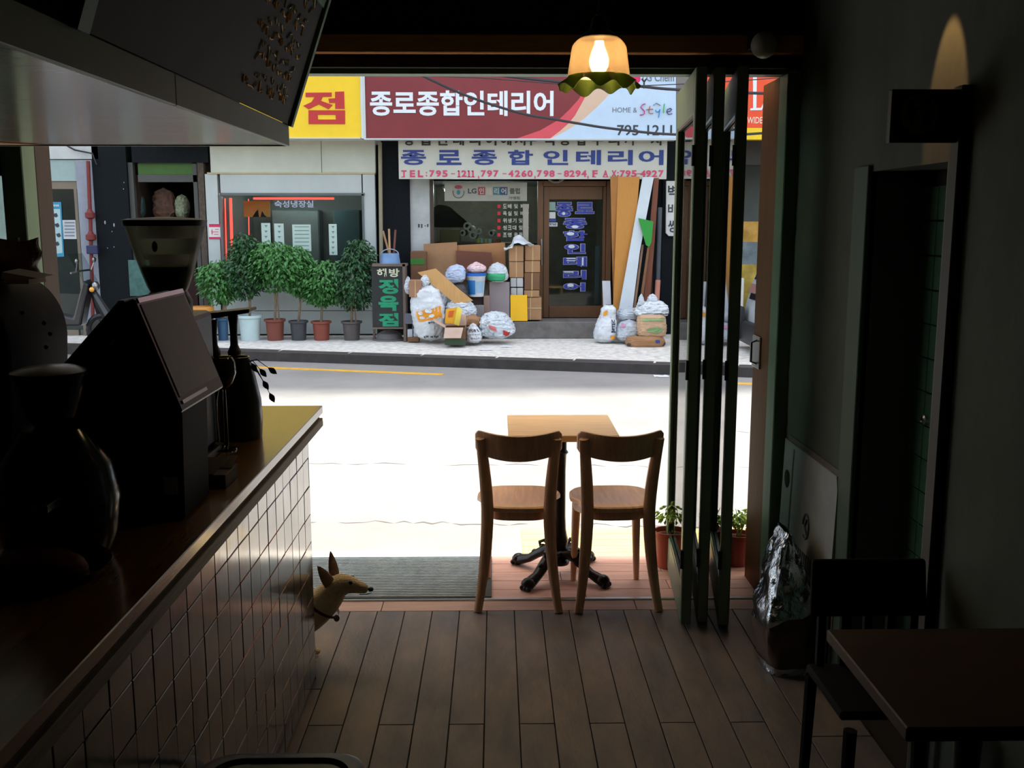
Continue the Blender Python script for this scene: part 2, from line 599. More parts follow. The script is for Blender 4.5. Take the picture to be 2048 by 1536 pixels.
# ------------------------------------------------------------------ bulkhead over the counter and its chalkboard
zs = at(577.6, 290, YC).z
bh = thing('bulkhead', 'sage green bulkhead with a pale glossy underside hanging over the counter', 'bulkhead', (-1.3, 2, zs))
m_soff = mat('glossy_soffit', (168, 158, 146), .22, var=.25, scale=3, stretch=(1.2, 9, 1), coat=.3, col2=(120, 108, 96))
m_gg = mat('green_grey_board', (104, 138, 118), .5, var=.12)
xb = -.71
obj('underside_panel', MB().box(-2.4, xb - .012, .2, YC, zs, zs + .012), m_soff, bh)
yj = wx(352, 190, xb).y
for a, b in ((.2, yj - .001), (yj + .001, YC)):
    obj('fascia', MB().box(xb - .014, xb, a, b, zs - .004, zs + .066), m_gg, bh, bevel=.002)
obj('end_board', MB().box(-2.4, xb - .014, YC, YC + .014, zs - .004, zs + .066), m_gg, bh)
obj('core', MB().box(-2.38, xb - .16, .25, YC - .02, zs + .012, ZC - .004), m_dark, bh)
# thin brown triangle on the underside at the far left
obj('beam', MB().prism([(-2.4, YC - .03, zs - .003), (-1.55, YC - .03, zs - .003), (-2.4, 2.45, zs - .003)], (0, 0, .003)), m_beam, bh)
zc0 = zs + .066
cb = thing('menu_board', 'dark chalkboard menu tilted out above the green bulkhead', 'menu board', (-.69, 2.6, zc0))
m_slate = mat('chalk_slate', (28, 33, 30), .75, var=.35, scale=7, bump=.05)
m_chalk = mat('orange_chalk', (255, 200, 140), .9)
m_chalkw = mat('pale_chalk', (214, 210, 180), .9)
pb, pt = Vector((xb + .004, 0, zc0)), Vector((-.576, 0, 2.40))
up = (pt - pb)
HB = up.length
upn = up.normalized()
nrm = Vector((upn.z, 0, -upn.x))
yc0, yc1 = 1.80, YC
def bpt(y, h, o=0.0):
    return pb + upn * h + nrm * o + Vector((0, y, 0))
def slab(y0, y1, h0, h1, o0, o1):
    return MB().add([bpt(y0, h0, o0), bpt(y1, h0, o0), bpt(y1, h1, o0), bpt(y0, h1, o0), bpt(y0, h0, o1), bpt(y1, h0, o1), bpt(y1, h1, o1), bpt(y0, h1, o1)],
                    [(3, 2, 1, 0), (4, 5, 6, 7), (0, 1, 5, 4), (1, 2, 6, 5), (2, 3, 7, 6), (3, 0, 4, 7)])
obj('slate', slab(yc0, yc1 - .03, 0, HB, -.015, 0), m_slate, cb)
obj('end_frame', slab(yc1 - .03, yc1, -.004, HB + .2, -.02, .012), m_gg, cb)
obj('near_frame', slab(yc0 - .05, yc0, -.004, HB + .2, -.02, .012), m_gg, cb)
obj('top_frame', slab(yc0, yc1 - .03, HB, HB + .2, -.018, .004), m_gg, cb)
rs = random.Random(3)
for k in range(5):
    h = HB * (.90 - .185 * k)
    for col, nst, y0 in ((m_chalk, 8, 2.78), (m_chalkw, 5, 2.86)):
        st = MB()
        y = y0 + rs.uniform(0, .1)
        while y < 3.34:
            p = [bpt(y + .012 * i + rs.uniform(-.006, .006), h + rs.uniform(-.016, .016) + (.03 if col is m_chalkw else 0), .003) for i in range(5)]
            st.tube(p, .0026, 4)
            y += .05 + rs.uniform(0, .06)
        obj('chalk_writing', st, col, cb, kind='stuff')

# ------------------------------------------------------------------ pendant lamp
PL = Vector((at(1198, 120, 2.8).x, 2.8, 0))
zr, zt = at(1198, 172, 2.8).z, at(1198, 75, 2.8).z
lp = thing('pendant_lamp', 'lit pendant lamp with fluted amber glass shade and ruffled green rim', 'lamp', (PL.x, PL.y, zr))
Hs = zt - zr
def lampglass():
    m = translucent('amber_glass', (226, 206, 174), .16, .3)
    n, l = m.node_tree.nodes, m.node_tree.links
    src_ = n['Material Output'].inputs[0].links[0].from_socket
    t = n.new('ShaderNodeBsdfTransparent')
    t.inputs[0].default_value = lin((255, 240, 214))
    mx = n.new('ShaderNodeMixShader')
    mx.inputs[0].default_value = .34
    l.new(src_, mx.inputs[1])
    l.new(t.outputs[0], mx.inputs[2])
    l.new(mx.outputs[0], n['Material Output'].inputs[0])
    return m
def shade(u, v, off=0.0):
    q = 2 * PI * u
    z = zr + .026 + (Hs - .026) * v
    r = .083 - .014 * v - (.02 * max(0, (v - .72) / .28) ** 2) + off
    r *= 1 + .022 * math.cos(12 * q) * (1 - v * .5)
    return Vector((PL.x + r * math.cos(q), PL.y + r * math.sin(q), z))
mb = MB().surf(lambda u, v: shade(u, v), 96, 14, True)
mb.surf(lambda u, v: shade(u, v, -.003), 96, 14, True)
n0 = 96
m_amber = lampglass()
obj('shade', mb, m_amber, lp, smooth=True)
def ruff(u, v, off=0.0):
    q = 2 * PI * u
    r = .083 + .026 * v + off + .006 * v * math.cos(9 * q)
    z = zr + .026 - .03 * v + .010 * v * math.sin(9 * q + .7) - .004 * v * math.sin(4 * q)
    return Vector((PL.x + r * math.cos(q), PL.y + r * math.sin(q), z))
mb = MB().surf(lambda u, v: ruff(u, v), 108, 5, True).surf(lambda u, v: ruff(u, v, -.003), 108, 5, True)
obj('ruffled_rim', mb, translucent('green_glass', (120, 134, 56), .5, .25), lp, smooth=True, label='ruffled olive green glass rim')
bu = MB().lathe([(.001, -.052), (.016, -.048), (.025, -.03), (.027, -.012), (.02, .01), (.013, .026), (.012, .036)], (PL.x, PL.y, zt - .045), 20)
bulb = obj('bulb', bu, mat('bulb_glow', (255, 236, 200), .4, emit=34), lp, smooth=True)
obj('cap', MB().lathe([(.05, -.004), (.048, .006), (.026, .02), (.02, .05), (.008, .06)], (PL.x, PL.y, zt), 24), m_dark, lp, smooth=True)
obj('cord', MB().tube([(PL.x, PL.y, zt + .055), (PL.x, PL.y, ZC)], .004, 8), m_black, lp, smooth=True)

# spotlight washing the right wall over the blade sign
sp = thing('spotlight', 'small black ceiling spotlight above the right wall', 'spotlight', (1.08, 2.84, ZC - .16))
obj('housing', MB().lathe([(.026, 0), (.03, .01), (.03, .1), (.012, .12)], (1.08, 2.84, ZC - .16), 20), m_black, sp, smooth=True)
obj('stem', MB().tube([(1.08, 2.84, ZC - .045), (1.08, 2.84, ZC)], .008, 8), m_black, sp)
ld = bpy.data.lights.new('spotlight_beam', 'SPOT')
ld.energy = 13
ld.color = (1.0, .5, .18)
ld.spot_size = R(34)
ld.spot_blend = .35
ld.shadow_soft_size = .01
lo = bpy.data.objects.new('spotlight_beam', ld)
lo.location = Vector((0, 0, -.012))
lo.rotation_euler = (0, R(-24), 0)
lo.parent = sp
COL.objects.link(lo)
# dome on the front wall
dm = thing('ceiling_dome', 'small white dome sensor fixed to the dark beam by the door', 'sensor', (at(1528, 100, YF - .2).x, YF - .2, 2.38))
c = at(1528, 90, YF - .19)
obj('dome', MB().ball((c.x, c.y, c.z), .052, 20, 12, (1, 1, 1)), mat('dim_white', (190, 190, 184), .4), dm, smooth=True)
obj('base', MB().box(c.x - .05, c.x + .05, c.y + .02, YF - .12, c.z - .01, c.z + .055), m_dark, dm)

# blade sign of the washroom
a = at(1785, 178, 2.70)
b = at(1892, 285, 2.70)
bs = thing('washroom_sign', 'square black blade sign with figures in a pale disc by the recess', 'sign', ((a.x + b.x) / 2, 2.70, b.z))
m_sign = mat('sign_black', (14, 14, 14), .5)
obj('panel', MB().box(a.x, XR, 2.70, 2.725, b.z, a.z), m_sign, bs, bevel=.002)
cx, cz, rr = at(1838, 232, 2.7).x, at(1838, 228, 2.7).z, .05
m_disc = mat('faded_disc', (120, 108, 80), .7)
obj('disc', MB().prism([(cx + rr * math.cos(2 * PI * k / 40), 2.70, cz + rr * math.sin(2 * PI * k / 40)) for k in range(40)], (0, -.002, 0)), m_disc, bs)
fg = MB()
for sx, up_ in ((-.021, -1), (.021, 1)):
    fg.prism([(cx + sx + .008 * math.cos(2 * PI * k / 16), 2.698, cz + .028 + .008 * math.sin(2 * PI * k / 16)) for k in range(16)], (0, -.002, 0))
    if up_ < 0:
        fg.prism([(cx + sx - .016, 2.698, cz + .018), (cx + sx, 2.698, cz - .034), (cx + sx + .016, 2.698, cz + .018)], (0, -.002, 0))
    else:
        fg.prism([(cx + sx - .016, 2.698, cz - .03), (cx + sx + .016, 2.698, cz - .03), (cx + sx, 2.698, cz + .02)], (0, -.002, 0))
obj('figures', fg, m_sign, bs)
# ================================================================== FURNITURE AND DOG
m_bw = wood('bentwood', (218, 176, 144), .38, axis='z', scale=6, coat=.2)
m_seat = mat('seat_veneer', (234, 194, 160), .35, var=.18, scale=5, bump=.06, stretch=(10, 1.2, 1), coat=.25)
def make_chair(label, loc, rot, dark=None):
    t = thing('cafe_chair', label, 'chair', loc, rot, 'cafe chairs at the sunny table', local=True)
    # seat: rounded, slightly dished
    def sh(q, k=1.0):
        c, s = math.cos(q), math.sin(q)
        w = .19 if s > 0 else .165
        x = w * (abs(c) ** .62) * (1 if c > 0 else -1)
        y = .19 * (abs(s) ** .62) * (1 if s > 0 else -1)
        return x * k, y * k
    n = 48
    v, f = [], []
    rings = [(.45, .455), (.8, .458), (.96, .463), (1.0, .457), (1.0, .442), (.97, .438)]
    v.append((0, .0, .454))
    for k, z in rings:
        for i in range(n):
            x, y = sh(2 * PI * i / n, k)
            v.append((x, y, z))
    for i in range(n):
        f.append((0, 1 + i, 1 + (i + 1) % n))
    for r in range(len(rings) - 1):
        for i in range(n):
            a, b = 1 + r * n + i, 1 + r * n + (i + 1) % n
            f.append((a, a + n, b + n, b))
    f.append(tuple(1 + (len(rings) - 1) * n + i for i in range(n)))
    obj('seat', MB().add(v, f), m_seat, t, smooth=True)
    ap = MB()
    vs, fs = [], []
    for i in range(n):
        for k, z in ((.9, .44), (.9, .398), (.8, .398), (.8, .44)):
            x, y = sh(2 * PI * i / n, k)
            vs.append((x, y, z))
    for i in range(n):
        for k in range(4):
            a, b = i * 4 + k, i * 4 + (k + 1) % 4
            c, d = ((i + 1) % n) * 4 + (k + 1) % 4, ((i + 1) % n) * 4 + k
            fs.append((a, b, c, d))
    obj('apron', ap.add(vs, fs), m_bw, t, smooth=True)
    for s in (-1, 1):
        pth, rr = [], []
        for i in range(13):
            h = i / 12
            z = .002 + .78 * h
            if z < .44:
                k = z / .44
                x = .178 - .042 * (1 - (1 - k) ** 1.8)
                y = -.235 + .06 * (1 - (1 - k) ** 1.6)
            else:
                k = (z - .44) / .34
                x = .136 + .026 * k ** 1.5
                y = -.175 - .06 * k ** 1.4
            pth.append((s * x, y, z))
            rr.append(.0155 + .007 * math.sin(PI * min(1, max(0, (z - .05) / .8))))
        obj('leg', MB().tube(pth, rr, 10, flat=1.25), m_bw, t, smooth=True)
        pth = [(s * (.152 - .012 * k), .175 - .012 * k, .002 + .43 * k) for k in (0, .2, .5, .8, 1)]
        obj('leg', MB().tube(pth, [.0135, .016, .019, .021, .022], 10), m_bw, t, smooth=True)
    # curved top board of the back
    def bk(u, v, o):
        x = (u * 2 - 1) * .187
        y = -.272 + .085 * (x / .187) ** 2 - .018 * v + o + .004
        e = 1 - abs(u * 2 - 1)
        rnd = min(1, e / .13)
        rnd = math.sqrt(max(0, 1 - (1 - rnd) ** 2))
        zc = .744 + .018 * (x / .187) ** 2
        hh = .057 - .004 * (x / .187) ** 2
        return Vector((x, y, zc + (v * 2 - 1) * hh * (.62 + .38 * rnd)))
    nu, nv = 28, 6
    vs = [bk(i / nu, j / nv, -.009) for j in range(nv + 1) for i in range(nu + 1)] + [bk(i / nu, j / nv, .011) for j in range(nv + 1) for i in range(nu + 1)]
    N = (nu + 1) * (nv + 1)
    fs = []
    for j in range(nv):
        for i in range(nu):
            a = j * (nu + 1) + i
            fs.append((a, a + 1, a + nu + 2, a + nu + 1))
            fs.append((N + a, N + a + nu + 1, N + a + nu + 2, N + a + 1))
    for i in range(nu):
        fs.append((i, N + i, N + i + 1, i + 1))
        a = nv * (nu + 1) + i
        fs.append((a, a + 1, N + a + 1, N + a))
    for j in range(nv):
        a = j * (nu + 1)
        fs.append((a, a + nu + 1, N + a + nu + 1, N + a))
        a += nu
        fs.append((a, N + a, N + a + nu + 1, a + nu + 1))
    obj('backrest', MB().add(vs, fs), m_bw, t, smooth=True, bevel=.004, seg=2)
    return t
ch = make_chair('wooden cafe chair with curved backrest, nearer the counter, left of the pair', (gnd(1040, 1222).x, 4.405, 0), R(-2))
ch2 = dup(ch, (gnd(1232, 1222).x, 4.40, 0), R(2.5), 'wooden cafe chair with curved backrest, nearer the folding door, right of the pair')

# bistro tables -----------------------------------------------------
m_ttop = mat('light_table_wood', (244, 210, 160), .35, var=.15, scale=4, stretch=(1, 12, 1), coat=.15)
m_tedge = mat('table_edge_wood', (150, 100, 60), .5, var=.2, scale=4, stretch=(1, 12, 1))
def make_table(label, loc, w, d, top, zt=.745):
    t = thing('bistro_table', label, 'table', loc, 0, None, local=True)
    obj('tabletop', MB().box(-w / 2, w / 2, -d / 2, d / 2, zt - .03, zt), top, t, bevel=.003)
    obj('sub_frame', MB().box(-.11, .11, -.11, .11, zt - .045, zt - .03), m_iron, t)
    pr = [(.045, .06), (.05, .075), (.034, .09), (.028, .12), (.036, .15), (.042, .18), (.034, .21), (.03, .235), (.027, .3), (.026, .52), (.029, .6), (.038, .612), (.03, .625), (.03, zt - .06), (.05, zt - .045)]
    obj('column', MB().lathe(pr, (0, 0, 0), 20), m_iron, t, smooth=True)
    for k in range(4):
        q = R(45 + 90 * k + 6)
        c, s = math.cos(q), math.sin(q)
        P = lambda r, z: (r * c, r * s, z)
        L = MB().tube([P(.02, .115), P(.07, .12), P(.13, .085), P(.18, .05), P(.235, .032), P(.262, .022)], [.034, .035, .029, .026, .032, .026], 10, flat=.8)
        L.ball(P(.25, .03), .031, 10, 8, (1.1, 1.1, .95))
        for e in (-1, 0, 1):
            L.ball((.272 * c - s * .018 * e, .272 * s + c * .018 * e, .014), .0135, 8, 6)
        for rr, zz in ((.10, .122), (.15, .086)):
            L.ball(P(rr, zz), .017, 8, 6)
        L.tube([P(.06, .135), P(.09, .16), P(.12, .145), P(.115, .12)], [.008, .01, .009, .006], 6)
        obj('foot', L, m_iron, t, smooth=True)
    return t
tx = (at(1018, 872, 4.39).x + at(1238, 872, 4.39).x) / 2
tb = make_table('small square pale wood table on a cast iron pedestal in front of two chairs', (tx, 4.635, 0), .5, .49, m_ttop)
e1 = gnd(1655, 1258, .745)
e2 = gnd(1812, 1456, .745)
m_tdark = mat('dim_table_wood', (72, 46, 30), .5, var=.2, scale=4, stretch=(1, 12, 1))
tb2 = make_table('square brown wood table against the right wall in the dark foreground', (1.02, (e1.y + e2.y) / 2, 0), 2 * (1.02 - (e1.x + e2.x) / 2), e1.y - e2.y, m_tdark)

# dark wooden chairs at the inside table
m_chd = mat('matt_dark_chair', (20, 17, 15), .8, spec=.2)
def make_dark_chair(label, loc, rot, w=.165, hb=(.60, .76)):
    t = thing('dining_chair', label, 'chair', loc, rot, 'dark chairs at the inside table', local=True)
    obj('seat', MB().box(-.165, .165, -.17, .12, .43, .455), m_chd, t, bevel=.006)
    y = -.17
    obj('back_panel', MB().add([(-w * .97, y - .02, hb[1]), (w * .97, y - .02, hb[1]), (w, y, hb[0]), (-w, y, hb[0]), (-w * .97, y, hb[1]), (w * .97, y, hb[1]), (w, y + .02, hb[0]), (-w, y + .02, hb[0])],
        [(0, 1, 2, 3), (7, 6, 5, 4), (0, 4, 5, 1), (1, 5, 6, 2), (2, 6, 7, 3), (3, 7, 4, 0)]), m_chd, t, bevel=.008, seg=3)
    for k in range(5):
        x = -.13 + .065 * k
        obj('spindle', MB().box(x - .011, x + .011, y + .0, y + .018, .455, hb[0] + .004), m_chd, t)
    for sx in (-1, 1):
        for sy in (-.155, .175):
            obj('leg', MB().tube([(sx * .165, sy, 0), (sx * .155, sy * .95, .43)], [.014, .018], 8), m_chd, t, smooth=True)
    return t
dc = make_dark_chair('dark chair with a solid back panel on the far side of the inside table', (1.045, 2.50, 0), PI)
dup(dc, (1.06, 1.50, 0), 0, 'dark chair on the near side of the inside table, cut by the frame edge')

# metal stool in the near foreground
s0, s1 = gnd(415, 1505, .46), gnd(735, 1503, .46)
sx, sw = (s0.x + s1.x) / 2, (s1.x - s0.x)
sty = s0.y - sw / 2
st = thing('stool', 'dark square metal stool with rounded corners beside the counter', 'stool', (sx, sty, 0), 0, None, local=True)
def rr_(w, r, n=8):
    p = []
    for cx, cy, a0 in ((w - r, w - r, 0), (-(w - r), w - r, 90), (-(w - r), -(w - r), 180), (w - r, -(w - r), 270)):
        for k in range(n + 1):
            q = R(a0 + 90 * k / n)
            p.append((cx + r * math.cos(q), cy + r * math.sin(q)))
    return p
vs, fs = [], []
prof = [(sw / 2 - .012, .43), (sw / 2, .435), (sw / 2, .455), (sw / 2 - .01, .462), (sw / 2 - .03, .462), (sw / 2 - .038, .452)]
for w, z in prof:
    vs += [(x, y, z) for x, y in rr_(w, .07)]
n = 36
for i in range(len(prof) - 1):
    for k in range(n):
        fs.append((i * n + k, i * n + (k + 1) % n, (i + 1) * n + (k + 1) % n, (i + 1) * n + k))
fs.append(tuple(range(n - 1, -1, -1)))
obj('rim', MB().add(vs, fs), mat('green_black_metal', (34, 42, 40), .35, .4), st, smooth=True)
obj('seat_pan', MB().prism([(x, y, .442) for x, y in rr_(sw / 2 - .036, .05)], (0, 0, .011)), mat('worn_grey_metal', (84, 94, 94), .4, .5), st)
for ax in (-1, 1):
    for ay in (-1, 1):
        obj('leg', MB().tube([(ax * .15, ay * .15, .44), (ax * .175, ay * .175, 0)], [.018, .014], 8), MATS['green_black_metal'], st, smooth=True)

# ------------------------------------------------------------------ dog behind the end of the counter
m_fur = mat('fawn_fur', (216, 198, 166), .85, var=.18, scale=14, bump=.4, bscale=130, stretch=(1, 1, 2))
m_furd = mat('brown_fur', (138, 112, 88), .85, var=.2, scale=14, bump=.3, bscale=130)
m_nose = mat('dog_nose', (22, 20, 20), .3)
DY = 3.70
dg = thing('dog', 'small fawn dog with pricked ears peeking past the counter end', 'dog', (-.8, DY, 0))
V = [(-.99, 0, .205), (-.87, 0, .195), (-.76, 0, .18), (-.695, 0, .195), (-.665, 0, .24), (-.632, 0, .285), (-.597, 0, .318), (-.558, 0, .308), (-.524, 0, .296), (-.497, 0, .288)]
RD = [(.058, .062), (.055, .06), (.072, .084), (.074, .08), (.066, .066), (.054, .056), (.05, .05), (.036, .033), (.026, .023), (.021, .018)]
E_ = [(i, i + 1) for i in range(9)]
def chain(base, pts, rad):
    i0 = base
    for p, r in zip(pts, rad):
        V.append(p)
        RD.append((r, r))
        E_.append((i0, len(V) - 1))
        i0 = len(V) - 1
for s in (-1, 1):
    chain(3, [(-.735, s * .04, .15), (-.742, s * .045, .10), (-.735, s * .043, .05), (-.725, s * .042, .02), (-.698, s * .042, .013)], [.032, .02, .014, .015, .014])
    chain(0, [(-.985, s * .045, .165), (-.945, s * .05, .115), (-1.015, s * .05, .07), (-.998, s * .05, .02), (-.98, s * .05, .013)], [.045, .028, .015, .014, .013])
chain(0, [(-1.045, 0, .245), (-1.085, 0, .30), (-1.08, 0, .35)], [.016, .012, .008])
body = skin('body', [(x, y + DY, z) for x, y, z in V], E_, RD, m_fur, dg, 2)
def ear(bx, by, bz, tx, ty, tz, w, out):
    b, t = Vector((bx, DY + by, bz)), Vector((tx, DY + ty, tz))
    mb = MB()
    ax = (t - b).normalized()
    sd = Vector((.75, -.66, 0)).cross(ax).normalized() if out > 0 else Vector((.75, -.66, 0)).cross(ax).normalized()
    fr = ax.cross(sd)
    def f(u, v):
        q = 2 * PI * u
        ww = w * (1 - v) ** .62 * (.9 + .5 * v * (1 - v) * 2)
        return b + ax * (t - b).length * v + sd * math.cos(q) * ww + fr * math.sin(q) * ww * .3
    mb.surf(f, 14, 8, True)
    return mb
obj('ear', ear(-.632, .028, .338, -.648, .045, .432, .026, 1), m_furd, dg, smooth=True, label='brown pricked ear')
obj('ear', ear(-.64, -.032, .325, -.683, -.05, .405, .027, 1), m_furd, dg, smooth=True, label='brown pricked ear')
obj('nose', MB().ball((-.4885, DY, .2905), .0115, 12, 8, (1, 1.15, .85)), m_nose, dg, smooth=True)
for s in (-1, 1):
    obj('eye', MB().ball((-.562, DY + s * .028, .328), .0082, 10, 8), m_nose, dg, smooth=True)
def col_(u, v):
    q = 2 * PI * u
    c = Vector((-.676, DY, .226))
    a = Vector((.55, 0, .83)).normalized()
    sdx = Vector((.83, 0, -.55)).normalized()
    return c + sdx * math.cos(q) * .072 + Vector((0, 1, 0)) * math.sin(q) * .074 + a * (v - .5) * .012
obj('collar', MB().surf(col_, 24, 1, True), mat('red_brown_collar', (84, 40, 36), .5), dg, smooth=True)
obj('collar_tag', MB().ball((-.622, DY - .012, .178), .012, 10, 8, (1, .6, 1.2)), m_furd, dg, smooth=True)
obj('mouth', MB().tube([(-.484, DY - .008, .279), (-.505, DY - .0175, .276), (-.53, DY - .024, .279)], .0016, 5), m_nose, dg)

# ------------------------------------------------------------------ foil coffee sack and boards leaning on the right wall
def bez(a, b, t):
    return a + (b - a) * t
m_card = mat('grey_signboard', (150, 157, 158), .7, var=.2, scale=5)
m_cardd = mat('board_print_grey', (92, 96, 100), .7)
def lean_board(label, y0, y1, xb_, h, tilt, m, zoff=0, thick=.008, corner=True):
    p = []
    M = Matrix.Translation((xb_, 0, .002)) @ Matrix.Rotation(tilt, 4, 'Y')
    pts = [(0, y0, 0), (0, y1, 0), (0, y1, h), (0, y0 + .02, h * 1.0), (0, y0, h - .05)]
    t = thing('signboard', label, 'signboard', (xb_, (y0 + y1) / 2, 0))
    obj('panel', MB().prism([M @ Vector(q) for q in pts], M.to_3x3() @ Vector((thick, 0, 0))), m, t)
    return t, M
ti = R(1.6)
sb1, M1 = lean_board('pale printed signboard leaning on the right wall behind the foil sack', 3.49, 4.16, 1.212, .78, ti, m_card)
pr = MB()
pr.box(-.002, 0, 4.02, 4.035, .02, .76, M1)
obj('fold_line', pr, m_cardd, sb1)
pr = MB()
def onb(y, z):
    return M1 @ Vector((-.003, y, z))
pr.tube([onb(3.80 + .035 * math.cos(q), .5 + .05 * math.sin(q)) for q in [2 * PI * k / 20 for k in range(18)]], .004, 5)
pr.tube([onb(3.78, .47), onb(3.81, .5), onb(3.79, .53)], .005, 5)
obj('emblem', pr, m_cardd, sb1)
pr = MB()
for k in range(7):
    y = 3.93 - .05 * k
    pr.box(-.003, 0, y - .036, y - .002, .385, .39, M1).box(-.003, 0, y - .036, y - .028, .325, .39, M1).box(-.003, 0, y - .01, y - .002, .325, .39, M1)
obj('print_line', pr, m_cardd, sb1)
obj('print_band', MB().box(-.003, 0, 3.62, 3.93, .24, .285, M1), m_cardd, sb1)
pr = MB().ball(onb(4.09, .62), .035, 12, 8, (.06, 1, 1.1))
obj('torn_hole', pr, m_grout, sb1)
lean_board('dark backed signboard standing between the wall and the pale one', 3.47, 4.14, 1.228, .80, R(1.1), mat('grey_brown_board', (104, 96, 92), .8, var=.3, scale=8), thick=.006)
m_foil = mat('silver_foil', (196, 206, 216), .2, 1.0, var=.15, scale=10, bump=.9, bscale=34)
m_sack = mat('brown_sack_paper', (84, 68, 60), .6, var=.2, scale=9, bump=.2)
fs_ = thing('coffee_sack', 'tall silver foil sack with brown lower half standing on the floor', 'sack', (1.07, 3.66, 0))
def sackf(u, v, off=0):
    q = 2 * PI * u + .5
    z = .52 * v
    k = 1 - .97 * max(0, (v - .42) / .58) ** 1.2
    ex = .55
    c, s = math.cos(q), math.sin(q)
    x = .115 * (abs(c) ** ex) * (1 if c > 0 else -1) * (k + .02) * (1 + .1 * math.sin(3 * v))
    y = .135 * (abs(s) ** ex) * (1 if s > 0 else -1) * (.55 + .45 * k)
    nn = noise.noise(Vector((c * 2.2, s * 2.2, v * 6))) * .018 * (1 + v) + noise.noise(Vector((c * 6, s * 6, v * 14))) * .008 * (.3 + v)
    if v < .02 or v > .995:
        nn *= .2
    x += nn * c
    y += nn * s
    return Vector((1.118 + x * .8 + off * c - .005 * v, 3.66 + y + off * s + .06 * v * v, .002 + z))
obj('foil_top', MB().surf(lambda u, v: sackf(u, .40 + .1 * math.sin(2 * PI * u + 2.4) + (.60 - .1 * math.sin(2 * PI * u + 2.4)) * v, .003), 44, 40, True), m_foil, fs_, smooth=True, label='crumpled silver foil top')
obj('paper_body', MB().surf(lambda u, v: sackf(u, v * .52), 44, 26, True), m_sack, fs_, smooth=True, label='dull brown lower half')
obj('bottom_fold', MB().surf(lambda u, v: sackf(u, v * .06, .005), 44, 3, True), m_foil, fs_, smooth=True)

# ------------------------------------------------------------------ things on the counter
ZT_ = ZT
# grinder with the clear hopper
gc = at(333, 500, 2.75)
gx, gy = gc.x, 2.75
g = thing('coffee_grinder', 'coffee grinder with a clear tapered bean hopper and black lid', 'grinder', (gx, gy, ZT_))
zl0, zl1 = at(333, 450, 2.75).z, at(333, 437, 2.75).z
zh0 = at(333, 586, 2.75).z
zb_ = at(333, 532, 2.75).z
rt, rb = .104, .046
def hr(z):
    k = (z - zh0) / (zl0 - zh0)
    return rb + (rt - rb) * (k ** .82)
zz = [zh0 + (zl0 - zh0) * i / 12 for i in range(13)]
prof = [(hr(z), z) for z in zz] + [(hr(z) - .003, z) for z in reversed(zz)]
m_hop = mat('clear_hopper', (226, 226, 214), .12, trans=.0, spec=.6)
def hopper_mat():
    m = bpy.data.materials.new('smoky_clear_plastic')
    m.use_nodes = True
    n, l = m.node_tree.nodes, m.node_tree.links
    t = n.new('ShaderNodeBsdfTransparent')
    t.inputs[0].default_value = lin((222, 224, 216))
    b = n['Principled BSDF']
    b.inputs['Base Color'].default_value = lin((200, 200, 190))
    b.inputs['Roughness'].default_value = .15
    f = n.new('ShaderNodeLayerWeight')
    f.inputs[0].default_value = .35
    mx = n.new('ShaderNodeMixShader')
    l.new(f.outputs['Facing'], mx.inputs[0])
    l.new(t.outputs[0], mx.inputs[1])
    tr = n.new('ShaderNodeBsdfTranslucent')
    tr.inputs[0].default_value = lin((225, 225, 212))
    m2 = n.new('ShaderNodeMixShader')
    m2.inputs[0].default_value = .65
    l.new(b.outputs[0], m2.inputs[1])
    l.new(tr.outputs[0], m2.inputs[2])
    l.new(m2.outputs[0], mx.inputs[2])
    l.new(mx.outputs[0], n['Material Output'].inputs[0])
    return m
m_hop = hopper_mat()
obj('hopper', MB().lathe(prof, (gx, gy, 0), 40, caps=False), m_hop, g, smooth=True)
bz0, bz1 = at(333, 507, 2.75).z, at(333, 476, 2.75).z
obj('hopper_band', MB().surf(lambda u, v: Vector((gx + (hr(bz0 + (bz1 - bz0) * v) - .004) * math.cos(R(185 + 170 * u)), gy + (hr(bz0 + (bz1 - bz0) * v) - .004) * math.sin(R(185 + 170 * u)), bz0 + (bz1 - bz0) * v)), 24, 2), translucent('frosted_plastic', (236, 236, 226), .85), g, smooth=True, label='frosted band inside the hopper')
obj('hopper_lid', MB().lathe([(rt + .004, zl0 - .002), (rt + .006, zl1 - .004), (rt - .01, zl1), (.02, zl1 + .004), (0.0001, zl1 + .004)], (gx, gy, 0), 40), m_black, g, smooth=True)
obj('coffee_beans', MB().lathe([(rb - .004, zh0 + .002)] + [(hr(z) - .005, z) for z in zz if z < zb_] + [(hr(zb_) - .006, zb_), (.03, zb_ + .004), (.0001, zb_ + .005)], (gx, gy, 0), 32), mat('roasted_beans', (38, 24, 16), .6, var=.5, scale=90, bump=1, bscale=120), g, smooth=True)
obj('shutter_knob', MB().ball((gx, gy - hr((bz0 + bz1) / 2) - .004, (bz0 + bz1) / 2), .011, 12, 8, (.7, .7, 1.3)), m_black, g, smooth=True)
obj('collar', MB().lathe([(.06, zh0 - .06), (.062, zh0 - .02), (rb + .004, zh0 + .003)], (gx, gy, 0), 28), m_black, g, smooth=True)
obj('motor_body', MB().box(gx - .085, gx + .085, gy - .11, gy + .11, ZT_ + .02, zh0 - .055), mat('dark_grey_metal', (48, 50, 52), .4, .5), g, bevel=.015, seg=2)
obj('base', MB().box(gx - .1, gx + .1, gy - .17, gy + .12, ZT_, ZT_ + .02), m_black, g, bevel=.004)
obj('dosing_spout', MB().box(gx - .025, gx + .025, gy - .155, gy - .108, ZT_ + .2, ZT_ + .27), m_black, g, bevel=.008)

